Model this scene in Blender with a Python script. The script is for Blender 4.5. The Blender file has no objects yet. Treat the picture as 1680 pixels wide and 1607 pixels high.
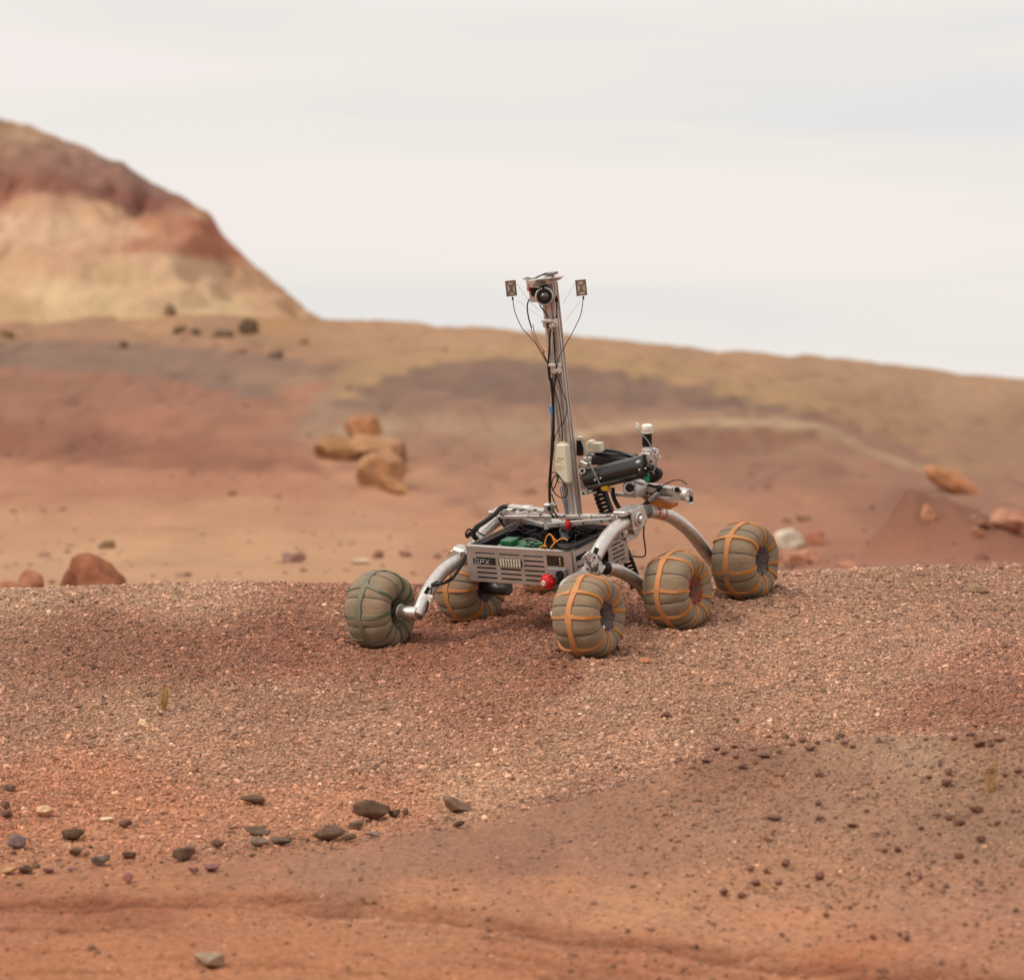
import bpy, math, random
import numpy as np
from mathutils import Vector, Matrix, noise as mnoise

# ------------------------------------------------------------------ camera, sky, sun, exposure
SC = bpy.context.scene
COL = SC.collection
F = 5760.0; CX, CY = 840.0, 803.5
TH = math.atan((803.5 - 640.0) / F)          # downward tilt of the camera
ZC = 1.35                                    # camera height over the flat foreground
cam_d = bpy.data.cameras.new("camera")
cam = bpy.data.objects.new("camera", cam_d); COL.objects.link(cam)
cam.location = (0, 0, ZC); cam.rotation_euler = (math.pi / 2 - TH, 0, 0)
cam_d.sensor_width = 36.0; cam_d.lens = 36.0 * F / 1680.0
cam_d.clip_start = 0.1; cam_d.clip_end = 5000
cam_d.dof.use_dof = True; cam_d.dof.focus_distance = 11.3; cam_d.dof.aperture_fstop = 4.5
cam_d.dof.aperture_blades = 0
SC.camera = cam

SUN_EL, SUN_AZ = math.radians(48), math.radians(-118)   # azimuth from +Y (view), negative = left
world = bpy.data.worlds.new("World"); SC.world = world
world.use_nodes = True
wn = world.node_tree; wn.nodes.clear()
def N(t, ty, **kw):
    n = t.nodes.new(ty)
    for k, v in kw.items(): setattr(n, k, v)
    return n
out = N(wn, 'ShaderNodeOutputWorld'); bg = N(wn, 'ShaderNodeBackground')
bg.inputs['Strength'].default_value = 0.1
sky = N(wn, 'ShaderNodeTexSky', sky_type='NISHITA'); sky.sun_disc = False
sky.sun_elevation = SUN_EL; sky.sun_rotation = SUN_AZ
tc = N(wn, 'ShaderNodeTexCoord')
mp = N(wn, 'ShaderNodeMapping'); mp.inputs['Scale'].default_value = (2.6, 2.6, 26.0)
mp.inputs['Rotation'].default_value = (0.0, math.radians(2.0), 0.0)
wn.links.new(tc.outputs['Generated'], mp.inputs['Vector'])
nz = N(wn, 'ShaderNodeTexNoise'); nz.inputs['Scale'].default_value = 1.15
nz.inputs['Detail'].default_value = 5; nz.inputs['Roughness'].default_value = 0.5
nz.inputs['Distortion'].default_value = 0.25
wn.links.new(mp.outputs[0], nz.inputs['Vector'])
rp = N(wn, 'ShaderNodeValToRGB')
rp.color_ramp.elements[0].position = 0.34; rp.color_ramp.elements[0].color = (0.815, 0.800, 0.805, 1)
_e = rp.color_ramp.elements.new(0.47); _e.color = (0.885, 0.845, 0.795, 1)
rp.color_ramp.elements[-1].position = 0.62; rp.color_ramp.elements[-1].color = (0.950, 0.868, 0.835, 1)
wn.links.new(nz.outputs['Fac'], rp.inputs['Fac'])
sx = N(wn, 'ShaderNodeSeparateXYZ'); wn.links.new(tc.outputs['Generated'], sx.inputs[0])
mr = N(wn, 'ShaderNodeMapRange'); mr.inputs['From Min'].default_value = 0.12; mr.inputs['From Max'].default_value = 1.0
mr.inputs['To Min'].default_value = 9.9; mr.inputs['To Max'].default_value = 14.5
wn.links.new(sx.outputs['Z'], mr.inputs['Value'])
sc_ = N(wn, 'ShaderNodeVectorMath', operation='SCALE')
wn.links.new(rp.outputs['Color'], sc_.inputs[0]); wn.links.new(mr.outputs[0], sc_.inputs['Scale'])
mx = N(wn, 'ShaderNodeMix', data_type='RGBA'); mx.inputs[0].default_value = 0.94
wn.links.new(sky.outputs['Color'], mx.inputs[6]); wn.links.new(sc_.outputs[0], mx.inputs[7])
wn.links.new(mx.outputs[2], bg.inputs['Color']); wn.links.new(bg.outputs[0], out.inputs['Surface'])

sun_d = bpy.data.lights.new("sun", 'SUN'); sun_d.energy = 2.1; sun_d.angle = math.radians(16)
sun_d.color = (1.0, 0.93, 0.82)
sun = bpy.data.objects.new("sun", sun_d); COL.objects.link(sun)
sdir = Vector((math.sin(SUN_AZ) * math.cos(SUN_EL), math.cos(SUN_AZ) * math.cos(SUN_EL), math.sin(SUN_EL)))
sun.rotation_euler = sdir.to_track_quat('Z', 'Y').to_euler(); sun.location = (-6, -6, 20)
SC.view_settings.view_transform = 'Standard'; SC.view_settings.look = 'None'
SC.view_settings.exposure = 0.0; SC.view_settings.gamma = 1.0; SC.view_settings.use_curve_mapping = False
KILL = 1.36       # how much light an upward surface returns at albedo 1 (display units)

# ------------------------------------------------------------------ colour + materials
def lin(c):
    c = np.asarray(c, float) / 255.0
    return np.where(c <= 0.04045, c / 12.92, ((c + 0.055) / 1.055) ** 2.4)
def alb(c, k=None):                      # picture colour -> albedo
    return tuple(np.clip(lin(c) / (k or KILL), 0.0, 0.92))
MATS = {}
def mat(name, col, rough=0.6, metal=0.0, var=0.12, vscale=40.0, bump=0.0, bscale=200.0, spec=0.4, coat=0.0):
    if name in MATS: return MATS[name]
    m = bpy.data.materials.new(name); m.use_nodes = True; t = m.node_tree
    b = t.nodes['Principled BSDF']
    b.inputs['Roughness'].default_value = rough; b.inputs['Metallic'].default_value = metal
    b.inputs['Specular IOR Level'].default_value = spec
    if coat: b.inputs['Coat Weight'].default_value = coat
    tcx = N(t, 'ShaderNodeTexCoord')
    n1 = N(t, 'ShaderNodeTexNoise'); n1.inputs['Scale'].default_value = vscale; n1.inputs['Detail'].default_value = 4
    t.links.new(tcx.outputs['Object'], n1.inputs['Vector'])
    r = N(t, 'ShaderNodeValToRGB')
    r.color_ramp.elements[0].position = 0.3; r.color_ramp.elements[1].position = 0.7
    r.color_ramp.elements[0].color = (*[max(0, c * (1 - var)) for c in col], 1)
    r.color_ramp.elements[1].color = (*[min(1, c * (1 + var)) for c in col], 1)
    t.links.new(n1.outputs['Fac'], r.inputs['Fac']); t.links.new(r.outputs['Color'], b.inputs['Base Color'])
    mrr = N(t, 'ShaderNodeMapRange'); mrr.inputs['To Min'].default_value = max(0.03, rough - 0.1)
    mrr.inputs['To Max'].default_value = min(1, rough + 0.12)
    t.links.new(n1.outputs['Fac'], mrr.inputs['Value']); t.links.new(mrr.outputs[0], b.inputs['Roughness'])
    if bump:
        n2 = N(t, 'ShaderNodeTexNoise'); n2.inputs['Scale'].default_value = bscale; n2.inputs['Detail'].default_value = 4
        t.links.new(tcx.outputs['Object'], n2.inputs['Vector'])
        bp = N(t, 'ShaderNodeBump'); bp.inputs['Strength'].default_value = bump; bp.inputs['Distance'].default_value = 1.0 / bscale
        t.links.new(n2.outputs['Fac'], bp.inputs['Height']); t.links.new(bp.outputs[0], b.inputs['Normal'])
    MATS[name] = m; return m

# ------------------------------------------------------------------ numpy noise
def perlin(x, y, seed=0):
    xi = np.floor(x).astype(np.int64); yi = np.floor(y).astype(np.int64)
    xf = x - xi; yf = y - yi
    u = xf * xf * xf * (xf * (xf * 6 - 15) + 10); v = yf * yf * yf * (yf * (yf * 6 - 15) + 10)
    def g(ix, iy, dx, dy):
        h = (ix * 374761393 + iy * 668265263 + seed * 982451653) & 0xffffffff
        h = ((h ^ (h >> 13)) * 1274126177) & 0xffffffff
        h = (h ^ (h >> 16)) & 0xffff
        a = h * (2 * math.pi / 65536.0)
        return np.cos(a) * dx + np.sin(a) * dy
    n00 = g(xi, yi, xf, yf); n10 = g(xi + 1, yi, xf - 1, yf)
    n01 = g(xi, yi + 1, xf, yf - 1); n11 = g(xi + 1, yi + 1, xf - 1, yf - 1)
    return (n00 * (1 - u) + n10 * u) * (1 - v) + (n01 * (1 - u) + n11 * u) * v
def fbm(x, y, oc=4, seed=0, gain=0.5):
    s = 0; a = 1.0; f = 1.0
    for i in range(oc):
        s = s + a * perlin(x * f + 17.3 * i, y * f - 9.1 * i, seed + i); a *= gain; f *= 2.03
    return s
def sstep(a, b, x):
    t = np.clip((x - a) / (b - a), 0, 1); return t * t * (3 - 2 * t)

def row2z(row, y):                        # absolute height seen in picture row at distance y
    return ZC + y * np.tan(np.arctan((CY - row) / F) - TH)
def z2row(z, y):
    return CY - F * np.tan(np.arctan((z - ZC) / y) + TH)
def col2x(px, y): return (px - CX) / F * y

# ------------------------------------------------------------------ terrain height tables: column -> (distance, row)
TAB = {
 0:    [(7.4,1607),(8.4,1470),(9.0,1400),(9.8,1300),(10.6,1200),(11.4,1100),(12.2,1010),(12.8,972),(13.2,965),(14,985)],
 330:  [(7.4,1607),(8.5,1450),(9.1,1385),(9.9,1290),(10.7,1190),(11.5,1095),(12.2,1015),(12.8,964),(13.2,954),(14,975)],
 625:  [(7.4,1607),(8.6,1430),(9.2,1370),(10.0,1285),(10.8,1180),(11.85,1060),(12.4,1000),(12.9,965),(13.3,958),(14,980)],
 966:  [(7.4,1607),(8.6,1420),(9.3,1312),(9.8,1305),(10.4,1215),(11.4,1077),(12.0,1010),(12.5,965),(12.9,953),(13.3,952),(14,975)],
 1112: [(7.4,1607),(8.5,1420),(9.4,1262),(10.0,1262),(10.6,1180),(11.75,1032),(12.5,957),(12.9,947),(13.4,950),(14.2,965)],
 1222: [(7.4,1607),(8.5,1415),(9.5,1232),(10.2,1235),(10.8,1150),(12.1,980),(12.7,947),(13.2,944),(14,960)],
 1450: [(7.4,1607),(8.5,1400),(9.5,1203),(10.3,1218),(11,1130),(12,1000),(12.8,932),(13.1,926),(14,950)],
 1680: [(7.4,1600),(8.4,1400),(9.3,1212),(9.9,1200),(10.4,1155),(11.2,1090),(12.2,985),(12.9,928),(13.2,922),(14,950)],
}
FAR = {
 0:    [(25,957),(35,900),(48,840),(60,780),(80,690),(95,635),(110,575),(130,520),(160,505),(220,500)],
 300:  [(25,957),(35,900),(48,840),(60,780),(78,700),(95,635),(110,575),(130,517),(160,512),(220,520)],
 520:  [(25,957),(35,900),(48,845),(60,795),(75,738),(90,660),(102,610),(112,570),(128,520),(142,528),(220,600)],
 660:  [(25,957),(35,903),(50,840),(64,780),(76,715),(86,655),(92,622),(98,608),(112,570),(128,526),(142,535),(220,600)],
 800:  [(25,957),(35,905),(50,840),(64,778),(77,702),(85,655),(92,590),(99,595),(110,572),(128,535),(142,548),(220,600)],
 950:  [(25,955),(35,905),(50,845),(64,780),(77,706),(85,660),(92,592),(99,598),(110,578),(128,546),(142,560),(220,610)],
 1130: [(25,955),(35,905),(50,845),(64,778),(77,708),(85,668),(92,614),(99,616),(110,592),(128,566),(142,578),(220,620)],
 1350: [(25,955),(35,905),(50,850),(62,790),(75,722),(84,700),(92,655),(100,645),(112,612),(128,582),(142,595),(220,630)],
 1520: [(25,950),(35,900),(50,855),(62,815),(75,765),(88,720),(100,670),(112,635),(128,603),(142,610),(220,640)],
 1680: [(25,945),(35,900),(50,860),(62,820),(75,775),(88,735),(102,690),(114,655),(128,622),(142,628),(220,650)],
}
LY = np.linspace(math.log(3.0), math.log(900.0), 2400)
YS = np.exp(LY)
PXG = np.arange(-1400, 3101, 20.0)
def gsm(a, sig, axis):
    r = int(4 * sig) + 1; k = np.exp(-0.5 * (np.arange(-r, r + 1) / sig) ** 2); k /= k.sum()
    pad = [(0, 0), (0, 0)]; pad[axis] = (r, r)
    ap = np.pad(a, pad, mode='edge')
    return np.apply_along_axis(lambda v: np.convolve(v, k, mode='valid'), axis, ap)
def build_base():
    nearc = sorted(TAB); farc = sorted(FAR)
    def prof(pts): 
        p = [(q[0], row2z(q[1], q[0])) for q in pts]
        return [q[0] for q in p], [q[1] for q in p]
    Zn = []
    for c in nearc:
        yy, zz = prof(TAB[c])
        yy = [3.0, 6.2] + yy + [18.0, 22.0]; zz = [0.06, 0.06] + zz + [row2z(1008, 18.0), row2z(990, 22.0)]
        Zn.append(np.interp(YS, yy, zz))
    Zf = []
    for c in farc:
        yy, zz = prof(FAR[c])
        yy = yy + [400.0, 900.0]; zz = zz + [zz[-1] - 4, -8.0]
        Zf.append(np.interp(YS, yy, zz))
    Zn = np.array(Zn); Zf = np.array(Zf)
    A = np.array([np.interp(PXG, nearc, Zn[:, j]) for j in range(len(YS))]).T
    B = np.array([np.interp(PXG, farc, Zf[:, j]) for j in range(len(YS))]).T
    A = gsm(gsm(A, 2.2, 0), 3.2, 1); B = gsm(gsm(B, 2.6, 0), 5.0, 1)
    w = sstep(20.0, 25.0, YS)[None, :]
    return A * (1 - w) + B * w
BASE = build_base()
CONTACT = []         # (x, y, dz) corrections that seat the wheels
def zbase(px, y):
    y = np.asarray(y, float); px = np.asarray(px, float)
    ly = np.clip((np.log(np.maximum(y, 3.0)) - LY[0]) / (LY[1] - LY[0]), 0, len(LY) - 1.001)
    cx = np.clip((px - PXG[0]) / 20.0, 0, len(PXG) - 1.001)
    i = cx.astype(int); j = ly.astype(int); u = cx - i; v = ly - j
    return (BASE[i, j] * (1 - u) + BASE[i + 1, j] * u) * (1 - v) + (BASE[i, j + 1] * (1 - u) + BASE[i + 1, j + 1] * u) * v
TRACKS = []          # polylines of (x, y), half width, depth
def seg_dist(x, y, pl):
    d = np.full(np.shape(x), 1e9)
    for (x0, y0), (x1, y1) in zip(pl[:-1], pl[1:]):
        vx, vy = x1 - x0, y1 - y0; L = vx * vx + vy * vy
        t = np.clip(((x - x0) * vx + (y - y0) * vy) / L, 0, 1)
        d = np.minimum(d, np.hypot(x - x0 - t * vx, y - y0 - t * vy))
    return d
def track_mask(x, y):         # rutted tyre marks crossing the bottom of the slope
    pl = TRACKS[0]; v = y - np.interp(x, [p[0] for p in pl], [p[1] for p in pl]) + 0.03 * fbm(x * 3, y * 3, 3, 34)
    main = 1.25 * np.exp(-((v + 0.05) / (0.110 + .05 * fbm(x * 5, y * 2, 3, 37))) ** 4)
    s = fbm(x * 0.9 + 3, v * 10, 4, 35, .6); streak = sstep(0.0, 0.30, s) * sstep(-1.35, -1.1, v) * (1 - sstep(-0.2, 0.0, v))
    br = 0.62 + 0.85 * fbm(x * 5, y * 13, 4, 36, .6)
    return np.clip((main + 0.85 * streak) * br, 0, 1.1) * (1 - sstep(14, 16, y))
def zfun(x, y, px=None, detail=True):
    x = np.asarray(x, float); y = np.asarray(y, float)
    yy = np.maximum(y, 3.0)
    if px is None: px = x / yy * F + CX
    z = zbase(px, yy)
    for (cx, cy, dz) in CONTACT:
        z = z + dz * np.exp(-0.5 * ((x - cx) ** 2 + (y - cy) ** 2) / 0.20 ** 2)
    if not detail: return z
    for (cx, cy, dz) in CONTACT:        # grit pressed down under each wheel and pushed up round it
        r = np.hypot((x - cx) * .85, y - cy)
        z = z + 0.015 * np.exp(-((r - .125) / .032) ** 2) * (1 + .8 * fbm(x * 14, y * 14, 2, 61)) - 0.010 * np.exp(-(r / .07) ** 2)
    near = 1 - sstep(15, 24, yy)
    z = z + near * (0.016 * fbm(x * 1.5, y * 1.5, 3, 3) + 0.010 * fbm(x * 5, y * 5, 3, 11) + 0.0045 * fbm(x * 22, y * 22, 3, 21))
    z = z + near * (1 - sstep(8.8, 9.6, yy)) * (0.006 * np.abs(fbm(x * 12, y * 8, 4, 43, .6)) + 0.004 * fbm(x * 40, y * 30, 2, 44))
    # crumbly clods on the foreground mound
    fg = near * (1 - sstep(9.2, 10.2, yy)) * sstep(-0.6, 1.0, x)
    z = z + fg * 0.008 * np.maximum(0, fbm(x * 14, y * 9, 3, 41)) 
    if TRACKS: z = z - 0.016 * track_mask(x, y)
    far = sstep(22, 40, yy)
    z = z + far * ((0.22 - 0.14 * sstep(95, 118, yy)) * fbm(x / 7, y / 9, 4, 5) + (0.10 - .06 * sstep(95, 118, yy)) * fbm(x / 1.6, y / 2.4, 4, 6))
    z = z - far * sstep(45, 70, yy) * 0.16 * np.clip(1 - 3.0 * np.abs(fbm(x / 2.4 + .6 * fbm(x / 5, y / 9, 2, 16), y / 16, 3, 17)), 0, 1)
    # small red mound at the right, half way back
    mx_, my_ = col2x(1497, 33.0), 33.0
    dx = (x - mx_); q = np.where(dx < 0, np.abs(dx) / 0.56, np.abs(dx) / 2.0); r = np.sqrt(q ** 2 + ((y - my_) / 1.9) ** 2 + .008) + 0.10 * fbm(x * 2.2, y * 2.2, 3, 12)
    z = z + 0.66 * np.maximum(0, 1 - r) ** 1.25 * 1.1 * (1 + 0.08 * fbm(x * 4, y * 4, 2, 9))
    # pale ledge breaking out of the far slope
    led = np.exp(-((px - 1180) / 210.0) ** 4)
    z = z + led * 0.16 * (sstep(76.0, 77.2, y) - sstep(80, 88, y)) 
    return z

def ground_hit(px, row, y0=7.0, y1=200.0):
    ys = np.exp(np.linspace(math.log(y0), math.log(y1), 6000))
    z = zfun(col2x(px, ys), ys)
    r = z2row(z, ys)
    k = np.nonzero(r <= row)[0]
    k = k[0] if len(k) else len(ys) - 1
    return float(col2x(px, ys[k])), float(ys[k]), float(z[k])
# ------------------------------------------------------------------ mesh helper
def spline(pts, n=8):
    P = [Vector(p) for p in pts]
    if len(P) < 3: return P
    P = [P[0] * 2 - P[1]] + P + [P[-1] * 2 - P[-2]]
    r = []
    for i in range(1, len(P) - 2):
        a, b, c, d = P[i - 1:i + 3]
        for k in range(n):
            t = k / n
            r.append(0.5 * ((2 * b) + (c - a) * t + (2 * a - 5 * b + 4 * c - d) * t * t + (3 * b - a - 3 * c + d) * t ** 3))
    r.append(P[-2]); return r
class MB:
    def __init__(s): s.v = []; s.f = []; s.m = []; s.s = []
    def add(s, vs, fs, mi=0, sm=False):
        b = len(s.v); s.v += [tuple(v) for v in vs]
        for f in fs: s.f.append([i + b for i in f]); s.m.append(mi); s.s.append(sm)
    def box(s, c, size, R=None, mi=0, bev=0.0):
        c = Vector(c); h = Vector(size) / 2; R = R or Matrix.Identity(3)
        if bev <= 0:
            vs = [c + R @ Vector((h.x * a, h.y * b, h.z * d)) for a in (-1, 1) for b in (-1, 1) for d in (-1, 1)]
            s.add(vs, [(0, 1, 3, 2), (4, 6, 7, 5), (0, 4, 5, 1), (2, 3, 7, 6), (0, 2, 6, 4), (1, 5, 7, 3)], mi); return s
        b = min(bev, min(h) * 0.9); o = [(-h.x + b, -h.y), (h.x - b, -h.y), (h.x, -h.y + b), (h.x, h.y - b), (h.x - b, h.y), (-h.x + b, h.y), (-h.x, h.y - b), (-h.x, -h.y + b)]
        q = 1 - b / max(h.x, h.y)
        rings = []
        for (z, k) in ((-h.z, 1), (-h.z + b, 0), (h.z - b, 0), (h.z, 1)):
            rings.append([(x - math.copysign(b, x) * k * .7, y - math.copysign(b, y) * k * .7, z) for x, y in o])
        vs = [c + R @ Vector(p) for r in rings for p in r]; fs = []
        for j in range(3):
            for i in range(8): fs.append((j * 8 + i, j * 8 + (i + 1) % 8, (j + 1) * 8 + (i + 1) % 8, (j + 1) * 8 + i))
        fs.append(tuple(range(7, -1, -1))); fs.append(tuple(range(24, 32)))
        s.add(vs, fs, mi); return s
    def tube(s, pts, r, n=10, mi=0, caps=True, hollow=False, sm=True):
        P = [Vector(p) for p in pts]; rs = r if isinstance(r, (list, tuple)) else [r] * len(P)
        T = [(P[min(i + 1, len(P) - 1)] - P[max(i - 1, 0)]).normalized() for i in range(len(P))]
        a = T[0].orthogonal().normalized(); vs = []; A = []
        for i, p in enumerate(P):
            a = (a - T[i] * a.dot(T[i])); a = a.normalized() if a.length > 1e-9 else T[i].orthogonal().normalized()
            b = T[i].cross(a)
            for k in range(n):
                t = 2 * math.pi * k / n; vs.append(p + (a * math.cos(t) + b * math.sin(t)) * rs[i])
        fs = [(i * n + k, i * n + (k + 1) % n, (i + 1) * n + (k + 1) % n, (i + 1) * n + k) for i in range(len(P) - 1) for k in range(n)]
        s.add(vs, fs, mi, sm)
        if caps:
            s.add(vs[:n], [tuple(range(n - 1, -1, -1))], mi); s.add(vs[-n:], [tuple(range(n))], mi)
        return s
    def cyl(s, a, b, r, n=20, mi=0, r2=None, bev=0.0):
        a = Vector(a); b = Vector(b); d = (b - a).normalized(); r2 = r if r2 is None else r2
        if bev: return s.tube([a, a + d * bev * .01, a + d * bev, b - d * bev, b - d * bev * .01, b], [r - bev, r - bev, r, r2, r2 - bev, r2 - bev], n, mi)
        return s.tube([a, b], [r, r2], n, mi)
    def ball(s, c, r, n=14, m=8, mi=0, R=None):
        c = Vector(c); r = Vector(r) if not isinstance(r, (int, float)) else Vector((r, r, r)); R = R or Matrix.Identity(3)
        vs = []; fs = []
        for j in range(m + 1):
            ph = math.pi * j / m
            for i in range(n):
                t = 2 * math.pi * i / n
                vs.append(c + R @ Vector((r.x * math.sin(ph) * math.cos(t), r.y * math.sin(ph) * math.sin(t), r.z * math.cos(ph))))
        for j in range(m):
            for i in range(n): fs.append((j * n + i, (j + 1) * n + i, (j + 1) * n + (i + 1) % n, j * n + (i + 1) % n))
        s.add(vs, fs, mi, True); return s
    def ring(s, c, ax, R_, r, n=24, k=8, mi=0):
        c = Vector(c); ax = Vector(ax).normalized(); a = ax.orthogonal().normalized(); b = ax.cross(a)
        pts = [c + (a * math.cos(t) + b * math.sin(t)) * R_ for t in [2 * math.pi * i / n for i in range(n + 1)]]
        return s.tube(pts, r, k, mi, caps=False)
    def prism(s, poly, d, mi=0):            # poly: 3-D outline, d: extrusion vector
        d = Vector(d); n = len(poly); a = [Vector(p) for p in poly]; vs = a + [p + d for p in a]
        fs = [tuple(range(n - 1, -1, -1)), tuple(range(n, 2 * n))] + [(i, (i + 1) % n, n + (i + 1) % n, n + i) for i in range(n)]
        s.add(vs, fs, mi); return s
    def plate(s, o, ex, ey, w, h, th, holes, mi=0):     # rectangular plate with real openings (x0,x1,y0,y1) in metres
        o = Vector(o); ex = Vector(ex); ey = Vector(ey); ez = ex.cross(ey)
        xs = sorted(set([0, w] + [q for hh in holes for q in hh[:2]])); ys_ = sorted(set([0, h] + [q for hh in holes for q in hh[2:]]))
        def isH(i, j):
            if i < 0 or j < 0 or i >= len(xs) - 1 or j >= len(ys_) - 1: return True
            x = (xs[i] + xs[i + 1]) / 2; y = (ys_[j] + ys_[j + 1]) / 2
            return any(a < x < b and c < y < d for a, b, c, d in holes)
        P = lambda i, j, k: o + ex * xs[i] + ey * ys_[j] + ez * (th * k)
        for i in range(len(xs) - 1):
            for j in range(len(ys_) - 1):
                if isH(i, j): continue
                s.add([P(i, j, 1), P(i + 1, j, 1), P(i + 1, j + 1, 1), P(i, j + 1, 1)], [(0, 1, 2, 3)], mi)
                s.add([P(i, j, 0), P(i, j + 1, 0), P(i + 1, j + 1, 0), P(i + 1, j, 0)], [(0, 1, 2, 3)], mi)
                for di, dj, q in ((-1, 0, ((i, j + 1), (i, j))), (1, 0, ((i + 1, j), (i + 1, j + 1))), (0, -1, ((i, j), (i + 1, j))), (0, 1, ((i + 1, j + 1), (i, j + 1)))):
                    if isH(i + di, j + dj):
                        (a, b), (c, d) = q
                        s.add([P(a, b, 0), P(c, d, 0), P(c, d, 1), P(a, b, 1)], [(0, 1, 2, 3)], mi)
        return s
    def split(s):                    # far-apart pieces become objects of their own
        par = list(range(len(s.v)))
        def fd(a):
            while par[a] != a: par[a] = par[par[a]]; a = par[a]
            return a
        for f in s.f:
            r = fd(f[0])
            for q in f[1:]: par[fd(q)] = r
        isl = {}
        for i in range(len(s.v)): isl.setdefault(fd(i), []).append(i)
        ks = list(isl); V = np.array(s.v)
        if len(ks) < 2: return [s]
        lo = np.array([V[isl[k]].min(0) for k in ks]); hi = np.array([V[isl[k]].max(0) for k in ks]); size = (hi - lo).max(1)
        gap = np.maximum(0, np.maximum(lo[:, None] - hi[None], lo[None] - hi[:, None]))
        near = np.sqrt((gap ** 2).sum(2)) <= np.maximum(.02, .5 * np.maximum(size[:, None], size[None]))
        g = list(range(len(ks)))
        def fg(a):
            while g[a] != a: a = g[a]
            return a
        for a, b in zip(*np.nonzero(np.triu(near, 1))): g[fg(int(b))] = fg(int(a))
        gr = {}
        for i, k in enumerate(ks): gr.setdefault(fg(i), set()).add(k)
        if len(gr) < 2: return [s]
        out_ = []
        own = {k: j for j, (_, kk) in enumerate(gr.items()) for k in kk}
        out_ = [MB() for _ in gr]; maps = [dict() for _ in gr]
        for f, m, sm in zip(s.f, s.m, s.s):
            j = own[fd(f[0])]; o = out_[j]; mp_ = maps[j]
            for q in f:
                if q not in mp_: mp_[q] = len(o.v); o.v.append(s.v[q])
            o.f.append([mp_[q] for q in f]); o.m.append(m); o.s.append(sm)
        out_.sort(key=lambda o: -len(o.v))
        return out_
    def build(s, name, mats, parent=None, bevel=0.0):
        me = bpy.data.meshes.new(name); me.from_pydata(s.v, [], s.f)
        me.polygons.foreach_set('material_index', s.m); me.polygons.foreach_set('use_smooth', s.s)
        for m in (mats if isinstance(mats, (list, tuple)) else [mats]): me.materials.append(m)
        me.update(); o = bpy.data.objects.new(name, me); COL.objects.link(o)
        if parent: o.parent = parent
        return o
# ------------------------------------------------------------------ rover pose (needed to seat the wheels in the ground)
_L = Vector((.556, .25, -.793)).normalized()
_W = Vector((.823, -.041, .566)); _W = (_W - _W.dot(_L) * _L).normalized()
_U = _W.cross(_L).normalized()
CAMR = Matrix(((1, 0, 0), (0, math.sin(TH), -math.cos(TH)), (0, math.cos(TH), math.sin(TH))))
RW, RL, RU = CAMR @ _W, CAMR @ _L, CAMR @ _U
def pix_dir(px, py):
    return CAMR @ Vector(((px - CX) / F, (CY - py) / F, -1.0))
CAMP = Vector((0, 0, ZC))
RO = CAMP + pix_dir(941, 962) * 12.0
MR = Matrix((RW, RL, RU)).transposed()        # columns W, L, U
MRi = MR.inverted()
def RP(px, py, w=None, l=None, u=None):       # picture point on a plane of the rover -> rover coordinates (w, l, u)
    o = MRi @ (CAMP - RO); d = MRi @ pix_dir(px, py)
    k, v = (0, w) if w is not None else ((1, l) if l is not None else (2, u))
    t = (v - o[k]) / d[k]
    return o + d * t
def r2w(p): return RO + MR @ Vector(p)
WR = 0.133
WHEELS = []           # name, centre in rover coordinates, spin, toe, camber, colour key
for (nm, px, py, w, spin, toe, cam_) in (('A', 624, 1001, -.433, 0.15, 6, 0), ('B', 772, 961, -.433, 0.35, -2, 0), ('C', 906, 926, -.433, 0.1, 0, 0),
                                   ('D', 966, 1011, .433, 0.22, 5, -3), ('E', 1112, 969, .433, 0.05, 4, -4), ('F', 1222, 920, .433, 0.3, 3, -2)):
    WHEELS.append((nm, RP(px, py, w=w), spin, toe, cam_))
for nm, c, *_ in WHEELS:
    wc = r2w(c)
    # lowest point of the tyre against the ground around it
    best = 1e9
    zz = float(zfun(wc.x, wc.y, detail=False))
    CONTACT.append((wc.x, wc.y, (wc.z - WR + 0.014) - zz))
# the corrections overlap a little; relax them once
_C = [list(c) for c in CONTACT]
for it in range(12):
    for i, (nm, c, *_) in enumerate(WHEELS):
        wc = r2w(c); CONTACT[:] = [tuple(q) for q in _C]
        _C[i][2] += ((wc.z - WR + 0.014) - float(zfun(wc.x, wc.y, detail=False)))
CONTACT[:] = [tuple(q) for q in _C]

def world_line(pts):
    r = []
    for px, row in pts:
        x, y, z = ground_hit(px, row, 5.5, 20); r.append((x, y))
    return r
_t1 = world_line([(-60,1478),(220,1474),(461,1465),(651,1484),(781,1497),(933,1526),(1086,1541),(1238,1564),(1390,1583),(1619,1600),(1760,1612)])
TRACKS.append(_t1)

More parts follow.
